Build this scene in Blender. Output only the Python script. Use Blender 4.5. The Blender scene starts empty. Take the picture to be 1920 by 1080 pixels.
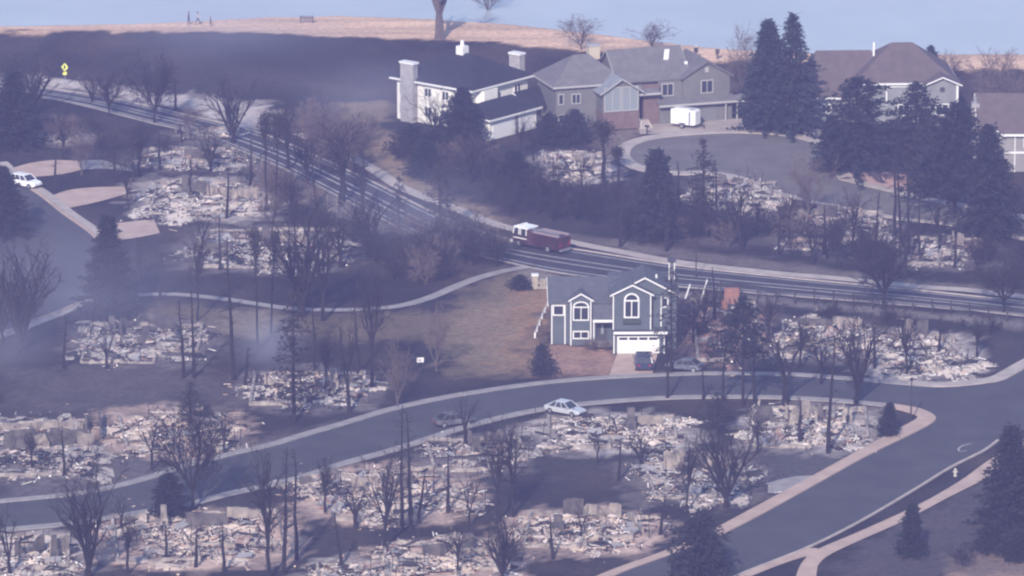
import bpy, bmesh, math, random
import numpy as np
from mathutils import Vector, Matrix, noise
R = math.radians
SC = bpy.context.scene
COL = SC.collection
random.seed(7)

# ------------------------------------------------------------------ camera, sky, sun, exposure
FPX, CAMH, DEP = 10786.0, 169.0, R(14.416)          # focal length in photo pixels, height over ground, depression
CAMY = -CAMH / math.tan(DEP)
cam = bpy.data.cameras.new('camera'); camo = bpy.data.objects.new('camera', cam); COL.objects.link(camo)
camo.location = (0, CAMY, CAMH); camo.rotation_euler = (math.pi / 2 - DEP, 0, 0)
cam.sensor_width = 36; cam.lens = 36 * FPX / 1920; cam.clip_start = 5; cam.clip_end = 6000
SC.camera = camo
SUN_EL, SUN_AZ = R(31), R(192)                      # azimuth clockwise from +Y: behind the camera, a little to its left
world = bpy.data.worlds.new('World'); SC.world = world; world.use_nodes = True
nt = world.node_tree; sky = nt.nodes.new('ShaderNodeTexSky'); sky.sky_type = 'NISHITA'; sky.sun_disc = False
sky.sun_elevation = SUN_EL; sky.sun_rotation = SUN_AZ; sky.air_density = 1.3; sky.dust_density = 0.6; sky.ozone_density = 2.0
nt.links.new(sky.outputs[0], nt.nodes['Background'].inputs[0]); nt.nodes['Background'].inputs[1].default_value = 0.12
sl = bpy.data.lights.new('sun', 'SUN'); sl.energy = 4.0; sl.angle = R(0.8); sl.color = (1.0, 0.91, 0.82)
slo = bpy.data.objects.new('sun', sl); COL.objects.link(slo)
sd = Vector((math.sin(SUN_AZ) * math.cos(SUN_EL), math.cos(SUN_AZ) * math.cos(SUN_EL), math.sin(SUN_EL)))
slo.rotation_euler = sd.to_track_quat('Z', 'Y').to_euler(); slo.location = (0, 0, 120)
SC.view_settings.view_transform = 'Standard'; SC.view_settings.look = 'None'
SC.view_settings.exposure = 0.70; SC.view_settings.gamma = 1
SC.cycles.use_denoising = True; SC.cycles.volume_bounces = 0; SC.cycles.volume_step_rate = 3; SC.cycles.volume_max_steps = 64; SC.cycles.max_bounces = 5; SC.cycles.diffuse_bounces = 3
SC.cycles.glossy_bounces = 2; SC.cycles.transmission_bounces = 2; SC.cycles.transparent_max_bounces = 6
SC.cycles.pixel_filter_type = 'BLACKMAN_HARRIS'; SC.cycles.filter_width = 2.3
HAZE_D, HAZE_C = 0.00036, (0.45, 0.445, 1.0)

# ------------------------------------------------------------------ terrain and pixel-to-ground
def ray(px, py):
    u = (px - 960) / FPX; v = (540 - py) / FPX
    c, s = math.cos(DEP), math.sin(DEP)
    return np.array([u, c + v * s, -s + v * c])
def plane(px, py, z=0.0):
    d = ray(px, py); t = (z - CAMH) / d[2]
    return np.array([d[0] * t, CAMY + d[1] * t, z])
BANK = 3.6; WATER = 1.7
def _line(pts, z):
    P = np.array([plane(x, y, z) for x, y in pts]); o = np.argsort(P[:, 0]); return P[o, 0], P[o, 1]
BX, BY = _line([(-60,131),(0,134),(120,139),(250,158),(400,178),(540,188),(640,189),(735,186),(900,182),(1040,176),(1200,176),(1400,180),(1700,196),(1980,208)], 0)
CX, CY = _line([(-60,58),(0,58),(300,57),(500,60),(700,68),(850,75),(960,82),(1060,90),(1180,99),(1300,110),(1500,120),(1900,129),(1980,130)], BANK)
FX, FY = _line([(-60,50),(0,48),(300,42),(500,31),(640,29),(800,34),(960,45),(1100,60),(1180,70),(1350,90),(1500,98),(1900,101),(1980,101)], BANK)
def T(x, y):
    x = np.asarray(x, float); y = np.asarray(y, float)
    b = np.interp(x, BX, BY); c = np.interp(x, CX, CY); f = np.interp(x, FX, FY)
    up = np.clip((y - b) / np.maximum(c - b, 3), 0, 1); up = up * up * (3 - 2 * up) * 0.5 + up * 0.5
    dn = np.clip((y - f) / 7.0, 0, 1)
    return BANK * up - (BANK - WATER + 1.2) * dn
def G(px, py):
    d = ray(px, py); t = np.linspace(480, 980, 1500) ; X = d[0] * t; Y = CAMY + d[1] * t; Z = CAMH + d[2] * t
    h = T(X, Y); k = np.argmax(Z <= h); k = max(k, 1)
    a = (Z[k-1] - h[k-1]) / max((Z[k-1] - h[k-1]) - (Z[k] - h[k]), 1e-9)
    tt = t[k-1] + a * (t[k] - t[k-1])
    p = np.array([d[0] * tt, CAMY + d[1] * tt]); return Vector((p[0], p[1], float(T(p[0], p[1]))))
def mpp(p):                                          # metres per photo pixel at a point (across), and per pixel of height
    D = math.sqrt(p[0] ** 2 + (p[1] - CAMY) ** 2 + (CAMH - p[2]) ** 2); dep = math.asin((CAMH - p[2]) / D)
    return D / FPX, D / FPX / math.cos(dep), D / FPX / math.sin(dep)

# ------------------------------------------------------------------ materials
MATS = {}
def mat(name, col, rough=0.85, var=0.0, scale=1.0, col2=None, metal=0.0, bump=0.0, spec=0.3, detail=4.0, lo=0.35, hi=0.65):
    if name in MATS: return MATS[name]
    m = bpy.data.materials.new(name); m.use_nodes = True; n = m.node_tree; b = n.nodes['Principled BSDF']
    b.inputs['Roughness'].default_value = rough; b.inputs['Metallic'].default_value = metal
    b.inputs['Specular IOR Level'].default_value = spec; b.inputs['Base Color'].default_value = (*col, 1)
    if var or col2:
        tc = n.nodes.new('ShaderNodeNewGeometry'); ns = n.nodes.new('ShaderNodeTexNoise'); ns.inputs['Scale'].default_value = scale
        ns.inputs['Detail'].default_value = detail; ns.inputs['Roughness'].default_value = 0.62
        n.links.new(tc.outputs['Position'], ns.inputs['Vector'])
        cr = n.nodes.new('ShaderNodeValToRGB'); cr.color_ramp.elements[0].position = lo; cr.color_ramp.elements[1].position = hi
        c2 = col2 or tuple(c * (1 + var) for c in col); c1 = col if col2 else tuple(c * (1 - var) for c in col)
        cr.color_ramp.elements[0].color = (*c1, 1); cr.color_ramp.elements[1].color = (*c2, 1)
        n.links.new(ns.outputs['Fac'], cr.inputs[0]); n.links.new(cr.outputs[0], b.inputs['Base Color'])
        if bump:
            bp = n.nodes.new('ShaderNodeBump'); bp.inputs['Strength'].default_value = bump; bp.inputs['Distance'].default_value = 0.1
            n.links.new(ns.outputs['Fac'], bp.inputs['Height']); n.links.new(bp.outputs[0], b.inputs['Normal'])
    MATS[name] = m; return m
asphalt = mat('asphalt', (0.043, 0.043, 0.050), 0.9, col2=(0.070, 0.069, 0.076), scale=0.22, detail=9, lo=0.3, hi=0.7)
asphalt2 = mat('asphalt_parkway', (0.030, 0.029, 0.035), 0.9, col2=(0.048, 0.046, 0.053), scale=0.5)
asphalt3 = mat('asphalt_worn', (0.115, 0.105, 0.096), 0.9, col2=(0.155, 0.141, 0.129), scale=0.25)
concrete = mat('concrete', (0.33, 0.285, 0.255), 0.9, col2=(0.45, 0.385, 0.345), scale=0.5)
concrete_pink = mat('concrete_pink', (0.38, 0.275, 0.225), 0.9, col2=(0.47, 0.35, 0.29), scale=0.45)
concrete_grey = mat('concrete_grey', (0.22, 0.205, 0.20), 0.9, col2=(0.31, 0.285, 0.275), scale=0.6)
paint_white = mat('road_paint', (0.34, 0.33, 0.33), 0.8, col2=(0.46, 0.44, 0.44), scale=1.3)
white_trim = mat('white_trim', (0.70, 0.69, 0.68), 0.6)
glass = mat('window_glass', (0.03, 0.035, 0.045), 0.12, spec=0.6)
glass_pale = mat('window_glass_pale', (0.22, 0.25, 0.27), 0.15, spec=0.6)
black = mat('black_rubber', (0.015, 0.015, 0.017), 0.8)
chrome = mat('bright_metal', (0.6, 0.6, 0.62), 0.35, metal=0.8)

# ------------------------------------------------------------------ mesh helpers
class MB:
    def __init__(s): s.v = []; s.f = []; s.m = []
    def add(s, vs, fs, mi=0):
        o = len(s.v); s.v.extend([tuple(v) for v in vs]); s.f.extend([tuple(i + o for i in f) for f in fs]); s.m.extend([mi] * len(fs)); return s
    def box(s, x0, x1, y0, y1, z0, z1, mi=0):
        return s.add([(x0,y0,z0),(x1,y0,z0),(x1,y1,z0),(x0,y1,z0),(x0,y0,z1),(x1,y0,z1),(x1,y1,z1),(x0,y1,z1)],
                     [(0,3,2,1),(4,5,6,7),(0,1,5,4),(1,2,6,5),(2,3,7,6),(3,0,4,7)], mi)
    def rbox(s, c, size, M, mi=0):
        hx, hy, hz = size[0] / 2, size[1] / 2, size[2] / 2; c = Vector(c)
        return s.add([c + M @ Vector(q) for q in [(-hx,-hy,-hz),(hx,-hy,-hz),(hx,hy,-hz),(-hx,hy,-hz),(-hx,-hy,hz),(hx,-hy,hz),(hx,hy,hz),(-hx,hy,hz)]],
                     [(0,3,2,1),(4,5,6,7),(0,1,5,4),(1,2,6,5),(2,3,7,6),(3,0,4,7)], mi)
    def tube(s, p, q, r0, r1, n=4, mi=0, cap=False):
        p = Vector(p); q = Vector(q); d = q - p
        if d.length < 1e-6: return s
        a = d.orthogonal().normalized(); b = d.cross(a).normalized(); vs = []
        for c, r in ((p, r0), (q, r1)):
            for k in range(n):
                t = 2 * math.pi * k / n; vs.append(c + a * (r * math.cos(t)) + b * (r * math.sin(t)))
        fs = [(k, (k + 1) % n, n + (k + 1) % n, n + k) for k in range(n)]
        if cap: fs += [tuple(range(n - 1, -1, -1)), tuple(range(n, 2 * n))]
        return s.add(vs, fs, mi)
    def prism(s, prof, a0, a1, axis='y', mi=0):          # polygon profile extruded along an axis; profile in the other two
        n = len(prof)
        def P(u, w, a): return (u, a, w) if axis == 'y' else ((a, u, w) if axis == 'x' else (u, w, a))
        vs = [P(u, w, a0) for u, w in prof] + [P(u, w, a1) for u, w in prof]
        fs = [(k, (k + 1) % n, n + (k + 1) % n, n + k) for k in range(n)] + [tuple(range(n - 1, -1, -1)), tuple(range(n, 2 * n))]
        return s.add(vs, fs, mi)
    def mesh(s, name, mats):
        me = bpy.data.meshes.new(name); me.from_pydata(s.v, [], s.f)
        for m in (mats if isinstance(mats, (list, tuple)) else [mats]): me.materials.append(m)
        if any(s.m): me.polygons.foreach_set('material_index', s.m)
        me.update(); return me
    def build(s, name, mats, parent=None, fix=True):
        me = s.mesh(name, mats)
        if fix:
            bm = bmesh.new(); bm.from_mesh(me); bmesh.ops.recalc_face_normals(bm, faces=bm.faces); bm.to_mesh(me); bm.free()
        return link(name, me, parent)
def link(name, me, parent=None):
    o = bpy.data.objects.new(name, me); COL.objects.link(o)
    if parent is not None: o.parent = parent
    return o
def tag(o, label=None, cat=None, group=None, kind=None):
    for k, v in (('label', label), ('category', cat), ('group', group), ('kind', kind)):
        if v: o[k] = v
    return o
def thing(name, label, cat, loc=(0, 0, 0), rz=0.0, group=None):
    o = bpy.data.objects.new(name, None); COL.objects.link(o); o.location = loc; o.rotation_euler = (0, 0, rz); o.empty_display_size = 0.5
    return tag(o, label, cat, group)
def part(parent, name, mb, m): return mb.build(name, m, parent)
def smooth_line(P, step=1.5):                            # Catmull-Rom through ground points, resampled
    P = [Vector((p[0], p[1])) for p in P]; P = [P[0] * 2 - P[1]] + P + [P[-1] * 2 - P[-2]]; out = []
    for i in range(1, len(P) - 2):
        a, b, c, d = P[i-1], P[i], P[i+1], P[i+2]; n = max(2, int((c - b).length / step))
        for k in range(n):
            t = k / n; out.append(0.5 * ((2 * b) + (c - a) * t + (2 * a - 5 * b + 4 * c - d) * t * t + (3 * b - a - 3 * c + d) * t ** 3))
    out.append(P[-2]); return out
def resample(L, n):
    d = [0.0]
    for a, b in zip(L, L[1:]): d.append(d[-1] + (b - a).length)
    q = np.linspace(0, d[-1], n); return [Vector((x, y)) for x, y in zip(np.interp(q, d, [p.x for p in L]), np.interp(q, d, [p.y for p in L]))]
def sheet(name, A, B, z, m, thick=0.0, kind='structure', closed=False, parent=None):
    """ribbon between two ground polylines, following the terrain, z above it; thick > 0 gives it kerb faces"""
    n = len(A); mb = MB(); vs = []
    for p in list(A) + list(B): vs.append((p.x, p.y, float(T(p.x, p.y)) + z))
    fs = [(i, i + 1, n + i + 1, n + i) for i in range(n - 1)]
    if closed: fs.append((n - 1, 0, n, 2 * n - 1))
    mb.add(vs, fs)
    if thick:
        for off in (0, n):
            lo = [(v[0], v[1], v[2] - thick) for v in vs[off:off + n]]; top = vs[off:off + n]
            mb.add(top + lo, [(i, i + 1, n + i + 1, n + i) for i in range(n - 1)])
        for i in (0, n - 1):
            a, b = vs[i], vs[n + i]; mb.add([a, b, (b[0], b[1], b[2] - thick), (a[0], a[1], a[2] - thick)], [(0, 1, 2, 3)])
    o = mb.build(name, m, parent)
    if o.data.polygons[0].normal.z < 0: o.data.flip_normals()
    if parent is None: tag(o, kind=kind)
    return o
def pxline(pts, step=1.5): return smooth_line([G(x, y) for x, y in pts], step)
def between(name, pa, pb, z, m, thick=0.0, n=90):
    return sheet(name, resample(pxline(pa), n), resample(pxline(pb), n), z, m, thick)
def offset(L, w):
    out = []
    for i, p in enumerate(L):
        d = (L[min(i + 1, len(L) - 1)] - L[max(i - 1, 0)]).normalized(); out.append(p + Vector((-d.y, d.x)) * w)
    return out
def strip(name, pts, width, z, m, thick=0.0, shift=0.0, parent=None):
    L = pxline(pts); return sheet(name, offset(L, shift + width / 2), offset(L, shift - width / 2), z, m, thick, parent=parent)

# ------------------------------------------------------------------ ground sheet with burned and unburned patches
def axis_coords(lo, hi, step, far):
    inner = list(np.arange(lo, hi + 1e-6, step)); out = []; s = step; a = lo
    while a > -far: s *= 1.5; a -= s; out.append(max(a, -far))
    out = out[::-1] + inner; s = step; a = hi
    while a < far: s *= 1.5; a += s; out.append(min(a, far))
    return np.array(out)
gx = axis_coords(-78, 82, 0.7, 1400); gy = axis_coords(-125, 165, 0.7, 1400)
GXX, GYY = np.meshgrid(gx, gy); gh = T(GXX, GYY)
rng = np.random.default_rng(3)
def vnoise(x, y, sc, seed):
    g = np.random.default_rng(seed).random((64, 64)); u = (x / sc) % 64; v = (y / sc) % 64; i = u.astype(int); j = v.astype(int)
    fu = u - i; fv = v - j; fu = fu * fu * (3 - 2 * fu); fv = fv * fv * (3 - 2 * fv); i1 = (i + 1) % 64; j1 = (j + 1) % 64
    return (g[i, j] * (1 - fu) + g[i1, j] * fu) * (1 - fv) + (g[i, j1] * (1 - fu) + g[i1, j1] * fu) * fv
def fbm(x, y, sc, seed): return (vnoise(x, y, sc, seed) + 0.5 * vnoise(x, y, sc / 2.1, seed + 1) + 0.25 * vnoise(x, y, sc / 4.3, seed + 2)) / 1.75
n1 = fbm(GXX, GYY, 11, 1); n2 = fbm(GXX, GYY, 4, 11); n3 = fbm(GXX, GYY, 2.2, 21)
burn = np.array([0.022, 0.020, 0.023]); ashy = np.array([0.058, 0.052, 0.054])
w = np.clip((n1 - 0.42) * 3, 0, 1) * 0.55 + np.clip((n2 - 0.5) * 3, 0, 1) * 0.25
gcol = burn + (ashy - burn) * w[..., None]
br_ = np.clip((fbm(GXX + 31, GYY, 8, 31) - 0.5) * 4, 0, 1) * 0.5; gcol = gcol + (np.array([0.075, 0.055, 0.044]) - gcol) * br_[..., None]
def inside(poly, X, Y):
    r = np.zeros(X.shape, bool); n = len(poly)
    for i in range(n):
        (x0, y0), (x1, y1) = poly[i], poly[(i + 1) % n]
        if y0 == y1: continue
        r ^= ((y0 > Y) != (y1 > Y)) & (X < (x1 - x0) * (Y - y0) / (y1 - y0) + x0)
    return r
JX = [(fbm(GXX, GYY, 3.1, 40 + k) - 0.5) * 4 for k in range(3)]; JY = [(fbm(GXX, GYY, 3.1, 60 + k) - 0.5) * 4 for k in range(3)]
def patch(pts, col, amt=1.0, jit=2.0, mott=0.5):
    P = [tuple(G(x, y)[:2]) for x, y in pts]; acc = np.zeros(GXX.shape)
    for k in range(3):
        acc += inside(P, GXX + JX[k] * jit, GYY + JY[k] * jit)
    a = acc / 3 * amt * (1 - mott + mott * np.clip(n3 * 1.6 - 0.1 + 0.3 * n1, 0, 1.15)); a = np.clip(a, 0, 1)
    global gcol
    gcol = gcol + (np.array(col) - gcol) * a[..., None]
fcr = np.interp(GXX, CX, CY); ffr = np.interp(GXX, FX, FY)
crest = np.clip((GYY - fcr + 0.5 + (n2 - 0.5) * 3.5 + (n3 - 0.5) * 2.5) / 0.8, 0, 1)
strk = np.clip(fbm(GXX * 0.25, GYY * 2.2, 4, 90) * 2 - 0.5, 0, 1)
gcol = gcol + (np.array([0.62, 0.425, 0.30]) * (0.75 + 0.4 * strk[..., None]) - gcol) * crest[..., None]
TAN = (0.27, 0.20, 0.13); TAN2 = (0.33, 0.19, 0.105); OLIVE = (0.165, 0.125, 0.082); PALE = (0.52, 0.45, 0.41); VERGE = (0.22, 0.195, 0.185); GREY = (0.15, 0.135, 0.135)
for a in [
    ([(930,505),(1000,502),(1060,520),(1045,560),(1020,610),(985,700),(960,705),(880,700),(840,690),(825,640),(800,610),(860,560)], OLIVE, 1, 2.5, 0.25),
    ([(960,545),(1030,540),(1035,580),(1005,650),(980,695),(930,690),(945,630),(950,590)], TAN2, 0.6, 3.0, 0.5),
    ([(860,580),(960,550),(970,640),(930,690),(850,670)], TAN, 0.5, 3, 0.4),
    ([(1020,640),(1150,655),(1165,700),(1000,706),(1005,670)], (0.33,0.205,0.15), 1, 1.5, 0.45),
    ([(600,590),(820,585),(830,640),(640,640)], OLIVE, 0.7, 2.5, 0.4), ([(240,562),(600,590),(600,625),(300,620),(220,590)], OLIVE, 0.7, 2.0, 0.4),
    ([(410,575),(510,585),(505,640),(400,620)], (0.24,0.2,0.17), 0.7, 1.5, 0.4),
    ([(640,191),(735,188),(740,215),(690,235),(640,225)], TAN, 0.8, 1.5, 0.3),
    ([(680,235),(760,260),(800,320),(780,335),(870,375),(960,415),(940,430),(860,400),(760,360),(690,300)], TAN, 0.9, 1.6, 0.3),
    ([(60,140),(150,150),(300,172),(500,196),(510,245),(440,232),(330,202),(230,182),(100,165)], PALE, 0.85, 2.0, 0.55),
    ([(0,136),(60,140),(110,165),(0,150)], VERGE, 0.8, 1.5, 0.4),
    ([(1010,165),(1060,160),(1060,200),(1015,200)], TAN2, 0.95, 1.0, 0.2),
    ([(370,252),(520,312),(650,380),(735,425),(700,440),(600,392),(480,330),(390,280),(300,245)], VERGE, 0.85, 1.2, 0.35),
    ([(950,494),(1060,517),(1200,540),(1430,556),(1600,570),(1920,600),(1920,616),(1600,584),(1420,570),(1200,552),(1040,545)], VERGE, 0.75, 1.2, 0.4),
    ([(960,420),(1080,452),(1280,486),(1600,522),(1920,556),(1920,545),(1600,508),(1300,470),(1100,440)], (0.2,0.17,0.15), 0.6, 1.2, 0.5),
    ([(1100,238),(1200,232),(1210,262),(1150,290),(1090,262)], (0.2,0.16,0.14), 0.8, 1.5, 0.4),
    ([(1590,318),(1700,320),(1730,355),(1650,352)], (0.42,0.26,0.23), 0.8, 1.0, 0.3),
    ([(0,690),(340,690),(430,730),(420,770),(100,770),(0,790)], (0.10,0.088,0.088), 0.7, 3, 0.6),
    ([(0,880),(330,850),(640,790),(640,800),(300,900),(0,950)], GREY, 0.6, 2, 0.4),
    ([(1440,820),(1640,835),(1540,905),(1440,905)], (0.085,0.08,0.085), 0.8, 2, 0.3),
    ([(1790,1040),(1920,1020),(1920,1090),(1790,1090)], (0.40,0.27,0.2), 0.85, 1.5, 0.5),
    ([(1560,1060),(1640,1000),(1860,890),(1920,900),(1920,1080),(1560,1090)], (0.085,0.075,0.08), 0.7, 2, 0.4),
    ([(1300,430),(1720,480),(1700,500),(1300,450)], GREY, 0.5, 2, 0.5),
]: patch(*a)
ASHC = {'p': (0.45, 0.39, 0.36), 'w': (0.52, 0.38, 0.31), 'g': (0.16, 0.14, 0.136), 'r': (0.22, 0.15, 0.13)}
for x0, x1, y0, y1, k in [(225,530,318,425,'p'),(225,500,265,325,'g'),(320,700,415,520,'g'),(30,175,245,270,'p'),(320,480,232,266,'g'),(110,425,590,700,'g'),(420,730,680,778,'g'),(-60,215,770,915,'g'),(165,480,752,870,'w'),(530,920,860,995,'w'),
                          (970,1330,765,858,'p'),(770,1020,808,900,'g'),(1370,1670,750,856,'p'),(1155,1460,842,960,'g'),(925,1250,942,1050,'w'),(150,590,945,1075,'w'),(-70,170,980,1110,'p'),(680,1000,1000,1110,'w'),(550,770,1040,1110,'p'),
                          (1000,1160,276,352,'p'),(1280,1490,322,412,'g'),(1440,1700,380,486,'g'),(1675,1860,435,512,'g'),(1420,1660,584,688,'g'),(1590,1845,608,720,'p'),(1275,1450,545,700,'r')]:
    cx, cy, rx, ry = (x0 + x1) / 2, (y0 + y1) / 2, (x1 - x0) * .45, (y1 - y0) * .42
    patch([(cx + rx * math.copysign(abs(math.cos(t)) ** .6, math.cos(t)), cy + ry * math.copysign(abs(math.sin(t)) ** .6, math.sin(t))) for t in np.linspace(0, 6.1, 14)], ASHC[k], 0.9, 2.2, 0.75)
relief = (fbm(GXX, GYY, 5, 70) - 0.5) * 0.16 - 0.09 + (n3 - 0.5) * 0.05
gz = gh + np.where(np.abs(GXX) < 200, relief, -0.1)
gz = np.where(GYY > ffr + 60, np.minimum(gz, WATER - 1.5), gz)
nv = GXX.size; ny, nx = GXX.shape
me = bpy.data.meshes.new('ground'); V = np.stack([GXX, GYY, gz], -1).reshape(-1, 3).astype('f4')
idx = np.arange(nv).reshape(ny, nx); Q = np.stack([idx[:-1, :-1], idx[:-1, 1:], idx[1:, 1:], idx[1:, :-1]], -1).reshape(-1, 4)
me.vertices.add(nv); me.vertices.foreach_set('co', V.ravel()); me.loops.add(Q.size); me.loops.foreach_set('vertex_index', Q.ravel().astype('i4'))
me.polygons.add(len(Q)); me.polygons.foreach_set('loop_start', np.arange(0, Q.size, 4, dtype='i4')); me.update()
ca = me.color_attributes.new('soil', 'FLOAT_COLOR', 'POINT'); ca.data.foreach_set('color', np.concatenate([gcol.reshape(-1, 3), np.ones((nv, 1))], 1).astype('f4').ravel())
gm = bpy.data.materials.new('ground_soil'); gm.use_nodes = True; n = gm.node_tree; b = n.nodes['Principled BSDF']; b.inputs['Roughness'].default_value = 0.95; b.inputs['Specular IOR Level'].default_value = 0.1
at = n.nodes.new('ShaderNodeVertexColor'); at.layer_name = 'soil'; ge = n.nodes.new('ShaderNodeNewGeometry'); ns = n.nodes.new('ShaderNodeTexNoise'); ns.inputs['Scale'].default_value = 1.4; ns.inputs['Detail'].default_value = 6; ns.inputs['Roughness'].default_value = 0.7
mr = n.nodes.new('ShaderNodeMapRange'); mr.inputs[1].default_value = 0.3; mr.inputs[2].default_value = 0.7; mr.inputs[3].default_value = 0.62; mr.inputs[4].default_value = 1.4
mx = n.nodes.new('ShaderNodeVectorMath'); mx.operation = 'SCALE'
n.links.new(ge.outputs['Position'], ns.inputs['Vector']); n.links.new(ns.outputs['Fac'], mr.inputs[0]); n.links.new(at.outputs['Color'], mx.inputs[0]); n.links.new(mr.outputs[0], mx.inputs['Scale']); n.links.new(mx.outputs[0], b.inputs['Base Color'])
bp = n.nodes.new('ShaderNodeBump'); bp.inputs['Distance'].default_value = 0.25; bp.inputs['Strength'].default_value = 0.6; n.links.new(ns.outputs['Fac'], bp.inputs['Height']); n.links.new(bp.outputs[0], b.inputs['Normal'])
me.materials.append(gm); tag(link('ground', me), kind='structure')

# lake behind the embankment
lm = mat('lake_water', (0.35, 0.39, 0.43), 0.3, col2=(0.40, 0.44, 0.48), scale=0.05, spec=0.5, bump=0.05)  # pale blue base colour stands in for much of the hazy sky's reflection
xs = np.linspace(-1300, 1300, 120); A = [Vector((x, float(np.interp(x, FX, FY)) + 2.5)) for x in xs]; mb = MB()
mb.add([(p.x, p.y, WATER) for p in A] + [(p.x, 1350, WATER) for p in A], [(i, i + 1, 121 + i, 120 + i) for i in range(119)])
tag(mb.build('lake', lm), kind='structure')

# ------------------------------------------------------------------ roads, pavements, drives
PK_FAR = [(-60,142),(0,154),(127,172),(230,190),(333,213),(460,243),(533,268),(640,316),(713,350),(790,390),(870,425),(960,451),(1100,472),(1280,500),(1440,518),(1580,532),(1727,546),(1920,567),(1990,575)]
PK_NEAR = [(-60,162),(0,172),(127,191),(283,230),(367,251),(520,310),(647,374),(733,418),(830,460),(950,491),(1053,512),(1200,531),(1330,542),(1425,550),(1587,563),(1790,579),(1920,592),(1990,598)]
between('parkway_road', PK_FAR, PK_NEAR, 0.02, asphalt2, n=160)
FA, NA = resample(pxline(PK_FAR), 160), resample(pxline(PK_NEAR), 160)
def lane(t, wd, z, i0=0, i1=160, name='lane_line', m=None):
    C = [FA[i].lerp(NA[i], t) for i in range(i0, i1)]; return sheet(name, offset(C, wd / 2), offset(C, -wd / 2), z, m or paint_white)
lane(0.10, 0.24, 0.032); lane(0.42, 0.27, 0.032); lane(0.60, 0.26, 0.032); lane(0.88, 0.24, 0.032)
sheet('parkway_kerb', offset(FA, 0.35), offset(FA, 0.0), 0.13, concrete, 0.13)
sheet('parkway_kerb', offset(NA, 0.0), offset(NA, -0.35), 0.13, concrete_grey, 0.13)
strip('parkway_sidewalk', [(560,250),(640,285),(707,322),(760,355),(867,396),(940,424),(1080,456),(1173,474),(1267,491),(1440,511),(1580,523),(1727,538),(1813,544),(1920,557),(1990,565)], 1.9, 0.03, concrete)
R1_FAR = [(-60,953),(0,944),(133,931),(213,917),(290,897),(347,878),(427,857),(513,837),(587,815),(640,800),(740,770),(840,748),(907,737),(973,727),(1040,719),(1140,711),(1300,704),(1420,704),(1500,706),(1563,711),(1613,715),(1680,721),(1747,726),(1797,725)]
R1_NEAR = [(-60,1000),(0,992),(137,979),(180,971),(297,953),(363,940),(420,925),(490,910),(560,893),(640,867),(710,848),(780,827),(853,803),(940,780),(1030,763),(1140,751),(1280,743),(1447,743),(1580,750),(1677,759),(1727,768),(1753,781)]
between('road', R1_FAR, R1_NEAR, 0.02, asphalt, n=140)
R2_L = [(1070,1130),(1160,1077),(1280,1033),(1347,1006),(1427,966),(1537,905),(1633,852),(1740,799),(1753,781),(1760,760),(1770,740),(1797,725),(1877,716),(1925,690),(1990,655)]
R2_R = [(1290,1130),(1380,1080),(1510,1028),(1607,980),(1710,920),(1780,877),(1843,845),(1870,825),(1895,815),(1920,806),(1940,800),(1950,795),(1965,788),(1980,780),(2020,765)]
between('road', R2_L, R2_R, 0.026, asphalt, n=120)
FR = pxline(R1_FAR); sheet('sidewalk', offset(FR, 1.15), offset(FR, 0.0), 0.13, concrete_grey, 0.13)
FC = pxline([(1700,722),(1747,726),(1797,725),(1850,719),(1885,712),(1925,690),(1990,655)]); sheet('sidewalk', offset(FC, 1.8), offset(FC, 0.0), 0.134, concrete, 0.13)
NR = pxline(R1_NEAR[:-2]); sheet('sidewalk', offset(NR, 0.0), offset(NR, -1.25), 0.13, concrete_grey, 0.13)
between('sidewalk', [(1070,1130),(1160,1077),(1280,1033),(1347,1006),(1427,966),(1537,905),(1633,852),(1740,799),(1755,783),(1727,768),(1690,761),(1660,757)],
        [(1020,1130),(1130,1077),(1250,1033),(1325,1000),(1405,958),(1525,893),(1625,838),(1706,794),(1722,783),(1712,777),(1685,769),(1658,764)], 0.14, concrete_pink, 0.13, n=80)
RR = pxline(R2_R[:8]); sheet('kerb', offset(RR, 0.0), offset(RR, -0.30), 0.14, concrete, 0.14)
between('footway', [(1490,1130),(1494,1075),(1512,1045),(1533,1030),(1613,996),(1723,946),(1800,902),(1847,868),(1900,835),(1960,800)], [(1530,1130),(1531,1075),(1540,1052),(1580,1028),(1690,979),(1780,932),(1847,898),(1890,870),(1940,835),(1990,805)], 0.03, concrete_pink, n=70)
between('footway_ramp', [(1380,1079),(1450,1050),(1512,1028),(1540,1030)], [(1395,1086),(1460,1060),(1505,1045),(1530,1040)], 0.024, concrete_pink, n=20)
# street on the left with kerb, pavement and drives
between('street', [(-70,300),(-10,305),(22,334),(72,366),(112,398),(180,450),(196,500),(166,556),(60,602),(-40,640)], [(-330,300),(-330,340),(-310,380),(-280,430),(-250,480),(-220,520),(-200,560),(-180,600),(-170,640),(-160,690)], 0.02, asphalt, n=60)
LS = pxline([(-10,306),(22,334),(72,366),(112,398),(180,450),(196,500),(166,556),(60,602),(-40,640)])
sheet('kerb', offset(LS, 0.0), offset(LS, 0.0 + 0.4), 0.13, concrete_pink, 0.13)
sheet('sidewalk', offset(LS, 0.55), offset(LS, 1.7), 0.11, concrete, 0.11)
for k, (pa, pb) in enumerate([(([(14,318),(60,305),(105,300),(150,302)]), [(40,334),(75,331),(115,327),(150,319)]),
                              ([(100,366),(130,356),(180,351),(240,350)], [(128,390),(150,386),(190,377),(236,364)]),
                              ([(172,432),(205,421),(240,416),(288,411)], [(190,452),(215,450),(250,447),(300,437)])]):
    between('driveway', pa, pb, 0.016, concrete_pink, n=16)
between('driveway', [(150,302),(190,300),(250,318)], [(150,319),(200,316),(250,322)], 0.018, concrete_grey, n=12)
strip('footpath', [(215,556),(260,553),(330,552),(430,562),(540,578),(650,581),(740,575),(800,560),(860,535),(900,520),(950,507),(1000,499)], 1.5, 0.02, concrete_grey)
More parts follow.
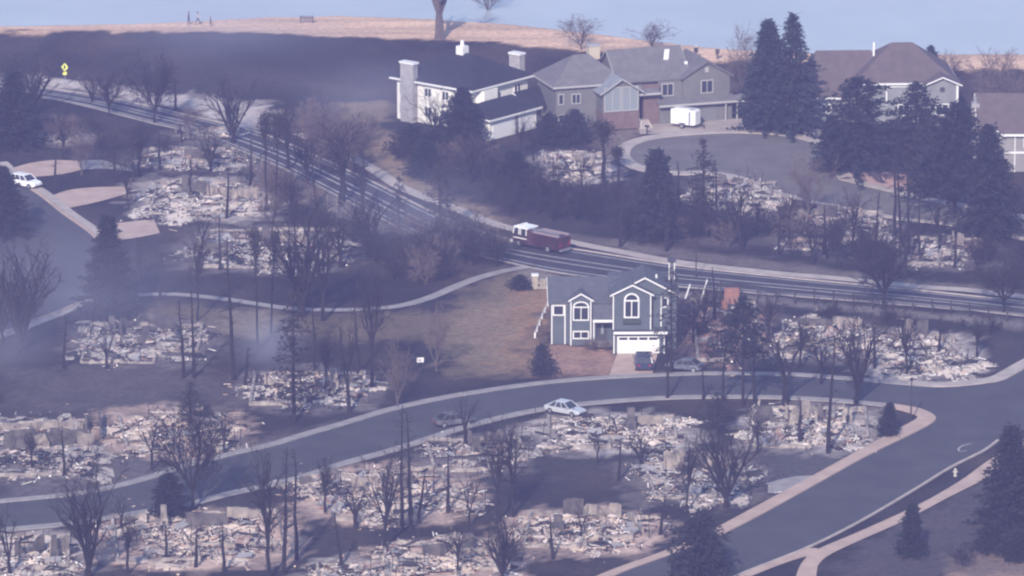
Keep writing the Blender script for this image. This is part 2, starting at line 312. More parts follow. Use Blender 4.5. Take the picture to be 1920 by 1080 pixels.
between('driveway', [(1157,664),(1150,682),(1142,706)], [(1233,664),(1228,682),(1222,705)], 0.016, concrete_pink, n=12)
between('driveway', [(1440,905),(1490,893),(1537,892)], [(1440,925),(1480,922),(1508,906)], 0.016, concrete_grey, n=12)
# cul-de-sac and its street
CUL = pxline([(1440,352),(1393,333),(1330,322),(1260,322),(1205,312),(1182,294),(1190,275),(1225,262),(1290,254),(1380,250),(1467,255),(1513,265),(1548,285),(1555,310),(1572,337)])
c0 = Vector((sum(p.x for p in CUL) / len(CUL), sum(p.y for p in CUL) / len(CUL)))
mb = MB(); vs = [(c0.x, c0.y, 0.02)] + [(p.x, p.y, 0.02) for p in CUL]; mb.add(vs, [(0, i + 1, i) for i in range(1, len(CUL))] + [(0, 1, len(CUL))])
o = mb.build('cul_de_sac', asphalt3); tag(o, kind='structure')
if o.data.polygons[0].normal.z < 0: o.data.flip_normals()
sheet('sidewalk', offset(CUL, 2.0), offset(CUL, 0.0), 0.12, concrete, 0.12)
between('cul_de_sac_street', [(1540,322),(1572,337),(1613,347),(1657,358),(1740,378),(1810,390),(1990,425)], [(1420,342),(1440,354),(1540,378),(1680,405),(1747,413),(1810,422),(1990,458)], 0.026, asphalt3, n=40)
strip('sidewalk', [(1572,337),(1613,347),(1657,358),(1740,378),(1810,390),(1990,425)], 1.6, 0.12, concrete, 0.12, shift=0.8)
strip('sidewalk', [(1440,356),(1540,380),(1680,407),(1747,415),(1810,424),(1990,460)], 1.1, 0.12, concrete, 0.12, shift=-0.55)
between('driveway', [(1195,232),(1240,230),(1300,226),(1390,222)], [(1200,252),(1250,250),(1310,247),(1400,247)], 0.016, mat('drive_tan', (0.33,0.28,0.245), 0.9, col2=(0.40,0.34,0.30), scale=0.4), n=20)
between('driveway', [(1500,244),(1560,240)], [(1515,258),(1575,252)], 0.016, concrete, n=8)
between('driveway', [(1590,328),(1640,322),(1700,330)], [(1600,340),(1650,350),(1700,362)], 0.016, mat('drive_red', (0.42,0.27,0.24), 0.9, col2=(0.5,0.33,0.3), scale=0.4), n=8)
# swirl of white paint left on the asphalt of the junction
strip('road_marking', [(1822,832),(1806,836),(1797,842),(1800,847),(1812,846)], 0.15, 0.045, paint_white)
# ------------------------------------------------------------------ houses
def slab_pair(mb, a0, am, a1, ze0, zr, ze1, l0, l1, axis, t=0.2):
    """two roof slopes as one closed body; a = across, l = along the ridge"""
    prof = [(a0, ze0), (am, zr), (a1, ze1), (a1, ze1 + t), (am, zr + t * 1.15), (a0, ze0 + t)]
    mb.prism(prof, l0, l1, 'x' if axis == 'x' else 'y')
def gable(h, x0, x1, y0, y1, ze, zr, axis, m, wm, ov=0.4, mid=None, trim=True, walls=True):
    if axis == 'x': a0, a1, l0, l1 = y0, y1, x0, x1
    else: a0, a1, l0, l1 = x0, x1, y0, y1
    am = (a0 + a1) / 2 if mid is None else mid
    s0, s1 = (zr - ze) / (am - a0), (zr - ze) / (a1 - am); mb = MB()
    slab_pair(mb, a0 - ov, am, a1 + ov, ze - ov * s0, zr, ze - ov * s1, l0 - ov, l1 + ov, axis); roof = part(h, 'roof', mb, m)
    if walls:
        mb = MB(); mb.prism([(a0, ze - 0.02), (a1, ze - 0.02), (am, zr - 0.03)], l0 + 0.01, l1 - 0.01, 'x' if axis == 'x' else 'y'); part(h, 'gable_wall', mb, wm)
    if trim:
        for e, sg in ((l0 - ov, -1), (l1 + ov, 1)):
            mb = MB()
            for u0, z0, u1, z1 in ((a0 - ov, ze - ov * s0, am, zr), (a1 + ov, ze - ov * s1, am, zr)):
                prof = [(u0, z0 + 0.02), (u1, z1 + 0.02), (u1, z1 + 0.2), (u0, z0 + 0.2)]
                mb.prism(prof, e, e + 0.06 * sg, 'x' if axis == 'x' else 'y')
            mb.build('fascia', TRIM, roof)
    return roof
def hip(h, x0, x1, y0, y1, ze, zr, m, inset=None, ov=0.5, axis='x', trim=True, t=0.22):
    X0, X1, Y0, Y1 = x0 - ov, x1 + ov, y0 - ov, y1 + ov
    if axis == 'x':
        i = inset if inset is not None else (Y1 - Y0) / 2; r0 = (X0 + i, (Y0 + Y1) / 2, zr); r1 = (X1 - i, (Y0 + Y1) / 2, zr)
        f = [(4,5,9,8),(5,6,9),(6,7,8,9),(7,4,8)]
    else:
        i = inset if inset is not None else (X1 - X0) / 2; r0 = ((X0 + X1) / 2, Y0 + i, zr); r1 = ((X0 + X1) / 2, Y1 - i, zr)
        f = [(4,5,8),(5,6,9,8),(6,7,9),(7,4,8,9)]
    mb = MB(); e = ze - 0.05
    mb.add([(X0,Y0,e),(X1,Y0,e),(X1,Y1,e),(X0,Y1,e),(X0,Y0,e+t),(X1,Y0,e+t),(X1,Y1,e+t),(X0,Y1,e+t),r0,r1], [(0,3,2,1),(0,1,5,4),(1,2,6,5),(2,3,7,6),(3,0,4,7)] + f)
    roof = part(h, 'roof', mb, m)
    if trim:
        mb = MB(); q = 0.05
        mb.box(X0 - q, X1 + q, Y0 - q, Y0 - 0.003, e - 0.06, e + t - 0.02); mb.box(X0 - q, X1 + q, Y1 + 0.003, Y1 + q, e - 0.06, e + t - 0.02)
        mb.box(X0 - q, X0 - 0.003, Y0, Y1, e - 0.06, e + t - 0.02); mb.box(X1 + 0.003, X1 + q, Y0, Y1, e - 0.06, e + t - 0.02)
        mb.build('fascia', TRIM, roof)
    return roof
WMESH = {}
def win(h, x, y, z, w, ht, rz=0.0, nx=2, ny=1, fr=0.13, g=None, arch=0.0, trim=None):
    key = (round(w, 2), round(ht, 2), nx, ny, fr, arch, (trim or TRIM).name)
    if key not in WMESH:
        mb = MB(); a = w / 2
        mb.box(-a, -a + fr, -0.1, 0.01, 0, ht); mb.box(a - fr, a, -0.1, 0.01, 0, ht); mb.box(-a + fr, a - fr, -0.1, 0.01, 0, fr); mb.box(-a + fr, a - fr, -0.1, 0.01, ht - fr, ht)
        for k in range(1, nx): c = -a + fr + (w - 2 * fr) * k / nx; mb.box(c - fr * 0.35, c + fr * 0.35, -0.09, 0.01, fr, ht - fr)
        for k in range(1, ny): c = fr + (ht - 2 * fr) * k / ny; mb.box(-a + fr, a - fr, -0.085, 0.01, c - fr * 0.35, c + fr * 0.35)
        if arch:
            n = 10; o_ = [(-a * math.cos(math.pi * k / n), ht + arch * math.sin(math.pi * k / n)) for k in range(n + 1)]
            i_ = [(-(a - fr * 1.3) * math.cos(math.pi * k / n), ht + max(0, (arch - fr) * math.sin(math.pi * k / n))) for k in range(n + 1)]
            for k in range(n): mb.prism([o_[k], o_[k+1], i_[k+1], i_[k]], -0.1, 0.01, 'y')
        WMESH[key] = mb.mesh('window', trim or TRIM)
    o = link('window', WMESH[key], h); o.location = (x, y, z); o.rotation_euler = (0, 0, rz)
    pw, ph = (w - 2 * fr) / nx, (ht - 2 * fr) / ny; pk = ('pane', round(pw, 2), round(ph, 2), (g or glass).name)
    if pk not in WMESH: mb = MB(); mb.box(-pw / 2, pw / 2, -0.03, 0.0, 0, ph); WMESH[pk] = mb.mesh('pane', g or glass)
    for i in range(nx):
        for j in range(ny):
            p = link('pane', WMESH[pk], o); p.location = (-w / 2 + fr + pw * (i + 0.5), 0, fr + ph * j)
    if arch:
        mb = MB(); n = 8; a = w / 2 - fr * 1.2
        mb.prism([(-a * math.cos(math.pi * k / n), ht + (arch - fr) * math.sin(math.pi * k / n)) for k in range(n + 1)], -0.03, 0.0, 'y'); mb.build('arched_pane', g or glass, o)
    return o
TRIM = white_trim
# --- grey-blue house that survived, beside the lower road
sid = mat('siding_blue_grey', (0.072, 0.088, 0.102), 0.8, col2=(0.09, 0.106, 0.12), scale=0.6)
rf5 = mat('shingle_blue_grey', (0.068, 0.076, 0.088), 0.9, col2=(0.095, 0.10, 0.112), scale=1.2)
porch_dark = mat('dark_door', (0.05, 0.05, 0.06), 0.6)
p = G(1035, 660); h = thing('suburban_house', 'intact blue-grey two-storey house with white trimmed arched windows and garage', 'house', (p.x, p.y, 0), R(1.0))
mb = MB(); mb.box(0, 6.95, 3.5, 10.9, 0, 5.0); part(h, 'wall', mb, sid)
mb = MB(); mb.box(6.95, 14.1, 1.0, 10.9, 0, 6.3); part(h, 'wall', mb, sid)
mb = MB(); mb.box(6.9, 11.2, 0, 1.0, 2.3, 6.65); part(h, 'wall', mb, sid)
mb = MB(); mb.box(6.95, 12.7, -0.8, 0.998, 0, 2.35); part(h, 'garage', mb, sid)
mb = MB(); mb.box(2.15, 4.55, 2.9, 3.5, 0, 5.25); part(h, 'bay', mb, sid)
gable(h, 0, 7.4, 3.5, 10.9, 5.0, 6.75, 'x', rf5, sid, 0.4)
gable(h, 6.9, 14.1, 1.0, 6.4, 6.4, 8.3, 'y', rf5, sid, 0.35); hip(h, 6.95, 14.1, 5.6, 10.9, 6.3, 7.3, rf5, inset=2.6, ov=0.3, trim=False)
gable(h, 6.9, 11.2, 0.0, 3.4, 6.65, 7.7, 'y', rf5, sid, 0.3)
gable(h, 2.15, 4.55, 2.9, 5.5, 5.25, 5.95, 'y', rf5, sid, 0.25)
mb = MB(); mb.add([(4.7,1.7,3.25),(7.0,1.7,3.25),(7.0,3.6,5.05),(4.7,3.6,5.05),(4.7,1.7,3.1),(7.0,1.7,3.1),(7.0,3.6,4.9),(4.7,3.6,4.9)], [(0,1,2,3),(4,7,6,5),(0,4,5,1),(1,5,6,2),(2,6,7,3),(3,7,4,0)]); r = part(h, 'porch_roof', mb, rf5)
mb = MB(); mb.box(4.65, 6.88, 1.6, 1.69, 3.0, 3.3); mb.build('fascia', TRIM, r)
mb = MB(); mb.box(6.9, 13.0, -1.15, 0.99, 2.36, 2.62); mb.box(6.9, 13.0, -1.2, -1.15, 2.3, 2.62); part(h, 'garage_roof', mb, [rf5])
mb = MB(); mb.box(6.9, 13.0, -1.26, -1.205, 2.36, 2.64); part(h, 'fascia', mb, TRIM)
for x, y, z0, z1 in ((0, 3.5, 0, 4.9), (1.5, 3.5, 0, 4.7), (2.15, 2.9, 0, 5.2), (4.42, 2.9, 0, 5.2), (4.72, 1.8, 0, 3.1), (6.86, -0.1, 2.62, 6.6), (11.08, -0.1, 2.62, 6.6), (6.92, -0.8, 0, 2.3), (12.6, -0.8, 0, 2.3), (12.3, 0.95, 2.7, 6.2)):
    mb = MB(); mb.box(x - 0.01, x + 0.12, y - 0.07, y - 0.003, z0, z1); part(h, 'corner_board', mb, TRIM)
mb = MB(); mb.box(0.0, 2.2, 3.4, 3.49, 4.62, 4.82); part(h, 'frieze', mb, TRIM)
win(h, 0.82, 3.48, 3.35, 1.3, 1.25, nx=1); win(h, 3.35, 2.88, 2.9, 1.85, 1.65, arch=0.6); win(h, 3.35, 2.88, 0.75, 1.85, 0.95)
win(h, 8.98, -0.02, 3.95, 1.75, 2.1, arch=0.8, fr=0.16); win(h, 12.75, 0.98, 4.9, 0.85, 1.2, nx=1)
mb = MB(); mb.box(8.0, 9.95, -0.35, -0.02, 3.35, 3.85); part(h, 'window_box', mb, mat('planter_dark', (0.05,0.06,0.05), 0.9))
mb = MB(); mb.box(5.3, 6.3, 3.40, 3.49, 0.4, 2.5); d = part(h, 'door', mb, porch_dark)
mb = MB(); mb.box(5.65, 5.95, 3.36, 3.398, 1.2, 2.3); mb.build('pane', glass_pale, d)
mb = MB(); mb.box(4.8, 6.85, 1.9, 3.48, 0, 0.4); part(h, 'porch_floor', mb, concrete_grey)
mb = MB(); mb.box(7.35, 12.1, -0.88, -0.805, 0, 2.0); d = part(h, 'garage_door', mb, white_trim)
for k in range(3): mb = MB(); mb.box(7.4, 12.05, -0.905, -0.882, 0.05 + k * 0.49, 0.48 + k * 0.49); mb.build('door_panel', mat('garage_white', (0.72, 0.68, 0.66), 0.6), d)
for k in range(4): mb = MB(); mb.box(7.55 + k * 1.13, 8.5 + k * 1.13, -0.905, -0.882, 1.6, 1.9); mb.build('pane', glass, d)
mb = MB(); mb.box(13.45, 14.05, 5.6, 6.3, 6.0, 9.0); c = part(h, 'chimney', mb, mat('chimney_grey', (0.12, 0.125, 0.14), 0.8))
mb = MB(); mb.box(13.4, 13.5, 5.5, 5.597, 6.0, 9.0); mb.box(14.0, 14.1, 5.5, 5.597, 6.0, 9.0); mb.build('trim', TRIM, c)
mb = MB(); mb.box(13.3, 14.2, 5.45, 6.45, 9.002, 9.3); mb.build('cap', porch_dark, c)
mb = MB(); mb.tube((11.9, 3.2, 7.4), (11.9, 3.2, 8.2), 0.12, 0.12, 8, cap=True); part(h, 'vent_pipe', mb, white_trim)
# --- white house with dark hip roof below the embankment
cream = mat('siding_white', (0.80, 0.77, 0.70), 0.7, col2=(0.72, 0.69, 0.63), scale=0.5)
rf1 = mat('shingle_dark', (0.014, 0.015, 0.021), 0.95, col2=(0.024, 0.025, 0.033), scale=1.0)
stone = mat('chimney_stone', (0.26, 0.245, 0.25), 0.9, col2=(0.36, 0.34, 0.34), scale=1.4)
p = G(884, 247); h = thing('suburban_house', 'white two-storey house with dark hip roof and two stone chimneys below embankment', 'house', (p.x, p.y, 0), R(51))
# local x runs along the face seen at right (away right), local y along the face seen at left (away left)
mb = MB(); mb.box(0, 11.8, 0, 12.8, 0, 5.55); part(h, 'wall', mb, cream)
hip(h, 0, 11.8, 0, 12.8, 5.55, 8.9, rf1, inset=5.2, ov=0.7, axis='y')
def lwin(x, z, w, ht, nx=2): win(h, 0.0 - 0.01, x, z, w, ht, rz=-math.pi / 2, nx=nx, trim=white_trim)
for q in (1.3, 4.4, 7.4): lwin(q, 3.6, 1.3, 1.3); lwin(q, 0.9, 1.3, 1.5)
lwin(12.0, 3.5, 0.75, 1.4, 1); lwin(12.0, 0.8, 0.75, 1.5, 1)
mb = MB(); mb.box(-1.0, 0.0, 9.2, 11.4, 0, 7.9); c = part(h, 'chimney', mb, stone); mb = MB(); mb.box(-1.1, 0.1, 9.05, 11.55, 7.902, 8.15); mb.build('cap', white_trim, c)
mb = MB(); mb.box(10.2, 11.3, 10.8, 12.6, 5.6, 9.6); c = part(h, 'chimney', mb, stone); c.location = (0.9, -10.0, -1.3)
mb = MB(); mb.box(10.1, 11.4, 10.7, 12.7, 9.602, 9.85); mb.build('cap', white_trim, c)
mb = MB(); mb.box(5.3, 6.5, 5.8, 7.0, 8.4, 9.75); c = part(h, 'cupola', mb, white_trim); mb = MB(); mb.tube((5.9, 6.4, 9.75), (5.9, 6.4, 10.5), 0.28, 0.24, 8, cap=True); mb.build('flue', white_trim, c)
for q in (2.2, 5.2, 9.6): win(h, q, -0.01, 3.55, 1.5, 1.35)
# bowed bay under the eave and the garage wing in front
mb = MB(); mb.prism([(1.0, 0.0), (1.6, -0.9), (4.4, -0.9), (5.0, 0.0)], 2.9, 5.3, 'z'); part(h, 'bay', mb, cream)
mb = MB(); mb.box(-2.6, 7.2, -5.2, -0.003, 0, 2.75); part(h, 'garage', mb, cream)
hip(h, -2.6, 7.2, -5.2, 0.4, 2.75, 4.5, rf1, inset=2.4, ov=0.55)
for k, (x0, x1) in enumerate(((-2.0, 2.6), (3.4, 6.4))):
    mb = MB(); mb.box(x0, x1, -5.28, -5.205, 0.0, 2.25); d = part(h, 'garage_door', mb, white_trim)
    for j in range(4): mb = MB(); mb.box(x0 + 0.05, x1 - 0.05, -5.30, -5.282, 0.04 + 0.55 * j, 0.54 + 0.55 * j); mb.build('door_panel', white_trim, d)
mb = MB(); mb.box(2.72, 3.28, -5.3, -5.204, 0, 2.6); part(h, 'pilaster', mb, mat('pilaster_grey', (0.2, 0.2, 0.21), 0.8))
mb = MB(); mb.box(7.5, 11.6, -3.6, -0.003, 0, 2.7); part(h, 'porch_wing', mb, cream)
gable(h, 7.3, 11.8, -3.8, 0.3, 2.7, 4.2, 'x', rf1, cream, 0.7)
win(h, 9.6, -3.62, 0.9, 1.2, 1.3)
# --- grey house with bay windows on the cul-de-sac
TRIM = mat('pale_trim', (0.36, 0.35, 0.345), 0.7)
sid2 = mat('siding_olive_grey', (0.125, 0.125, 0.12), 0.85, col2=(0.155, 0.152, 0.145), scale=0.5)
brk = mat('brick_brown', (0.13, 0.088, 0.082), 0.9, col2=(0.17, 0.118, 0.108), scale=1.2)
rf2 = mat('shingle_grey_brown', (0.115, 0.11, 0.113), 0.9, col2=(0.155, 0.146, 0.147), scale=0.9)
p = G(1237, 233); h = thing('suburban_house', 'grey two-storey house with tall bay window and double gables on cul-de-sac', 'house', (p.x, p.y, 0), R(18))
mb = MB(); mb.box(0, 10.2, 0, 8.5, 0, 2.85); part(h, 'wall', mb, sid2)
mb = MB(); mb.box(0.01, 10.19, 0.7, 8.5, 2.85, 6.0); part(h, 'wall', mb, sid2)
mb = MB(); mb.box(3.4, 10.0, 0.4, 0.7, 2.86, 6.0); part(h, 'wall', mb, sid2)
mb = MB(); mb.box(-14, 0, 1.6, 9.4, 0, 5.6); part(h, 'wall', mb, sid2)
mb = MB(); mb.box(-2.2, 0.0, 0.2, 1.6, 0, 5.4); part(h, 'brick_pier', mb, brk)
gable(h, -5.5, 4.3, 0.9, 9.3, 6.0, 9.2, 'x', rf2, sid2, 0.35)
gable(h, 3.4, 10.0, 0.4, 8.2, 6.0, 7.9, 'y', rf2, sid2, 0.4, trim=False)
hip(h, -14, -4.5, 1.6, 9.4, 5.6, 9.0, rf2, inset=4.2)
gable(h, -8.4, -3.3, -1.2, 4.0, 5.1, 6.7, 'y', mat('shingle_pale', (0.19, 0.205, 0.22), 0.8, col2=(0.24, 0.255, 0.27), scale=0.8), sid2, 0.5)
mb = MB(); mb.box(-8.4, -3.3, -1.2, 1.6, 0, 2.35); part(h, 'bay_base', mb, brk)
mb = MB(); mb.box(-8.38, -3.32, -1.18, 1.6, 2.35, 5.1); part(h, 'bay', mb, sid2)
win(h, -7.05, -1.2, 2.45, 2.35, 3.3, nx=2, g=glass_pale); win(h, -4.62, -1.2, 2.45, 2.35, 3.3, nx=2, g=glass_pale)
win(h, 1.3, 0.68, 3.6, 1.7, 1.75); win(h, 6.75, 0.38, 3.7, 1.75, 1.8)
mb = MB(); mb.add([(-0.4,-0.9,2.7),(12.4,-0.9,2.7),(12.4,0.75,3.35),(-0.4,0.75,3.35),(-0.4,-0.9,2.5),(12.4,-0.9,2.5),(12.4,0.75,3.15),(-0.4,0.75,3.15)], [(0,1,2,3),(4,7,6,5),(0,4,5,1),(1,5,6,2),(2,6,7,3),(3,7,4,0)]); r = part(h, 'pent_roof', mb, rf2)
mb = MB(); mb.box(-0.42, 12.42, -0.98, -0.905, 2.46, 2.74); mb.build('fascia', TRIM, r)
for x in (9.0, 10.6): mb = MB(); mb.box(x, x + 0.16, -0.7, -0.54, 0, 2.52); part(h, 'porch_post', mb, TRIM)
mb = MB(); mb.box(2.6, 8.0, -0.07, -0.004, 0, 2.2); d = part(h, 'garage_door', mb, mat('door_grey', (0.16, 0.165, 0.17), 0.8))
for j in range(4): mb = MB(); mb.box(2.65, 7.95, -0.09, -0.072, 0.04 + 0.54 * j, 0.53 + 0.54 * j); mb.build('door_panel', MATS['door_grey'], d)
mb = MB(); mb.add([(-3.3,-0.9,4.5),(-0.2,-0.9,4.5),(-0.2,1.7,5.6),(-3.3,1.7,5.6),(-3.3,-0.9,4.3),(-0.2,-0.9,4.3),(-0.2,1.7,5.4),(-3.3,1.7,5.4)], [(0,1,2,3),(4,7,6,5),(0,4,5,1),(1,5,6,2),(2,6,7,3),(3,7,4,0)]); r = part(h, 'entry_roof', mb, rf2)
mb = MB(); mb.box(-3.3, -0.2, -0.97, -0.905, 4.25, 4.55); mb.build('fascia', TRIM, r)
mb = MB(); mb.box(-3.0, -2.25, 1.5, 1.595, 0.9, 3.0); part(h, 'door', mb, porch_dark)
for k in range(4): mb = MB(); mb.box(-3.2, -1.6, -1.7 + k * 0.42, 1.55 - 0.002 * k, 0.2 * k, 0.2 * (k + 1)); part(h, 'step', mb, concrete)
mb = MB(); mb.tube((-3.25, -1.9, 0.9), (-3.25, 0.2, 1.7), 0.04, 0.04, 5); mb.tube((-3.25, -1.9, 0.0), (-3.25, -1.9, 0.9), 0.04, 0.04, 5); mb.tube((-3.25, 0.2, 0.8), (-3.25, 0.2, 1.7), 0.04, 0.04, 5); part(h, 'handrail', mb, white_trim)
win(h, -13.3, 1.58, 3.2, 0.8, 1.5, nx=1); win(h, -13.3, 1.58, 0.5, 0.8, 1.4, nx=1); win(h, -11.2, 1.58, 3.2, 1.3, 1.4)
mb = MB(); mb.box(-7.8, -6.3, 6.2, 7.4, 8.0, 9.75); c = part(h, 'chimney', mb, mat('chimney_tan', (0.46, 0.40, 0.30), 0.9)); mb = MB(); mb.box(-7.9, -6.2, 6.1, 7.5, 9.752, 9.9); mb.build('cap', TRIM, c)
s_ = (9.3 - 6.0) / 4.2
mb = MB(); y0 = 3.2
for dx in (0,): mb.add([(1.6,y0,6.0+(y0-0.9)*s_+0.28),(2.3,y0,6.0+(y0-0.9)*s_+0.28),(2.9,y0+1.3,6.0+(y0+0.4)*s_+0.28),(2.2,y0+1.3,6.0+(y0+0.4)*s_+0.28),(1.6,y0,6.0+(y0-0.9)*s_),(2.3,y0,6.0+(y0-0.9)*s_),(2.9,y0+1.3,6.0+(y0+0.4)*s_),(2.2,y0+1.3,6.0+(y0+0.4)*s_)], [(0,1,2,3),(4,7,6,5),(0,4,5,1),(1,5,6,2),(2,6,7,3),(3,7,4,0)])
part(h, 'skylight', mb, white_trim)
mb = MB(); mb.box(4.3, 4.75, 2.4, 2.8, 6.6, 7.7); part(h, 'roof_vent', mb, white_trim); mb = MB(); mb.box(6.45, 6.95, 0.3, 0.395, 6.55, 7.2); part(h, 'gable_vent', mb, TRIM)
# --- wide brown hip-roofed house at the far right
rf3 = mat('shingle_brown', (0.095, 0.074, 0.072), 0.9, col2=(0.125, 0.098, 0.094), scale=0.9)
sid3 = mat('siding_pale', (0.18, 0.185, 0.19), 0.8, col2=(0.23, 0.235, 0.24), scale=0.5)
TRIM = white_trim
p = G(1508, 233); h = thing('suburban_house', 'large house with sprawling brown hip roof behind the dark conifers', 'house', (p.x, p.y, 0), R(3))
mb = MB(); mb.box(0, 8.5, 1.0, 11, 0, 3.3); part(h, 'wall', mb, sid3)
mb = MB(); mb.box(7.0, 20, 0, 11, 0, 5.4); part(h, 'wall', mb, sid3)
hip(h, 0, 11.5, 1.0, 11, 3.3, 8.7, rf3, inset=2.6); hip(h, 7.0, 20, 0, 11.0, 5.4, 9.8, rf3, inset=5.6)
mb = MB(); mb.box(16, 20.2, -1.8, 0, 0, 5.6); part(h, 'bay', mb, sid3)
gable(h, 16, 20.2, -1.8, 3.5, 5.6, 6.5, 'y', rf3, sid3, 0.5)
mb = MB(); n_ = 14; mb.prism([(18.1 + 0.36 * math.cos(2 * math.pi * k / n_), 4.9 + 0.36 * math.sin(2 * math.pi * k / n_)) for k in range(n_)], -1.87, -1.802, 'y'); part(h, 'round_vent', mb, porch_dark)
mb = MB(); mb.box(10.8, 11.0, -0.1, -0.003, 2.5, 5.3); part(h, 'corner_board', mb, TRIM); mb = MB(); mb.box(19.95, 20.25, -1.9, -1.803, 2.0, 5.5); part(h, 'corner_board', mb, TRIM)
mb = MB(); mb.box(11.0, 14.5, -0.16, -0.004, 4.9, 5.15); part(h, 'frieze', mb, TRIM)
win(h, 13.2, -0.02, 1.0, 1.6, 1.6); win(h, 3.0, 0.98, 1.2, 1.4, 1.3); win(h, 18.1, -1.82, 1.4, 1.8, 1.6)
mb = MB(); mb.box(9.6, 9.85, 5.2, 5.5, 8.0, 9.9); part(h, 'vent_pipe', mb, white_trim)
# --- house cut by the right edge
p = G(1838, 322); h = thing('suburban_house', 'brown-roofed house with white gable trim at the right edge of picture', 'house', (p.x, p.y, 0), R(0))
mb = MB(); mb.box(0, 13, 0, 10, 0, 5.3); part(h, 'wall', mb, mat('siding_taupe', (0.22, 0.205, 0.205), 0.85, col2=(0.26, 0.245, 0.24), scale=0.5))
gable(h, 0, 13, 0, 10, 5.3, 9.0, 'x', rf3, MATS['siding_taupe'], 0.5)
mb = MB(); mb.box(0.05, 2.6, -0.7, 0, 0, 5.0); part(h, 'bay', mb, MATS['siding_taupe']); gable(h, 0.05, 2.6, -0.7, 4, 5.0, 5.95, 'y', rf3, MATS['siding_taupe'], 0.35)
mb = MB(); mb.box(-0.4, 13, -0.58, -0.505, 4.75, 5.05); part(h, 'fascia', mb, TRIM); mb = MB(); mb.box(2.7, 13, -0.14, -0.004, 2.4, 2.65); part(h, 'belt_board', mb, TRIM)
mb = MB(); mb.box(4.3, 4.42, -0.2, -0.08, 0, 5.0); part(h, 'downpipe', mb, TRIM); win(h, 6.2, -0.02, 3.2, 1.5, 1.4); win(h, 1.3, -0.72, 2.8, 1.1, 1.4)
mb = MB(); mb.box(-1.0, 0.0, 3.0, 4.6, 0, 8.2); c = part(h, 'chimney', mb, stone); mb = MB(); mb.tube((-0.5, 3.8, 8.2), (-0.5, 3.8, 8.9), 0.25, 0.2, 8, cap=True); mb.build('flue', chrome, c)

# ------------------------------------------------------------------ vehicles
def wheel_mesh(r, w_):
    mb = MB(); mb.tube((0, -w_ / 2, 0), (0, w_ / 2, 0), r, r, 18, cap=True); rm = MB(); rm.tube((0, -w_ / 2 - 0.015, 0), (0, w_ / 2 + 0.015, 0), r * 0.6, r * 0.6, 12, cap=True)
    return mb.mesh('wheel', black), rm.mesh('rim', chrome)
def add_wheels(t, pts, r, w_=0.22, lone=False):
    a, b = wheel_mesh(r, w_)
    for x, y in pts: o = link('wheel', a, t); o.location = (x, y, r); link('rim', b, o)
def loft(sections, mi=0):                                # list of (x, [(y,z)...]) closed rings
    mb = MB(); n = len(sections[0][1]); vs = [(x, y, z) for x, ring in sections for y, z in ring]
    fs = [(i * n + k, i * n + (k + 1) % n, (i + 1) * n + (k + 1) % n, (i + 1) * n + k) for i in range(len(sections) - 1) for k in range(n)]
    fs += [tuple(range(n - 1, -1, -1)), tuple(range((len(sections) - 1) * n, len(sections) * n))]; mb.add(vs, fs, mi); return mb
def ring(hw, z0, z1): c = 0.1; return [(-hw + c, z0), (hw - c, z0), (hw, z0 + c), (hw * 0.985, z1 - c), (hw - c * 1.2, z1), (-hw + c * 1.2, z1), (-hw * 0.985, z1 - c), (-hw, z0 + c)]
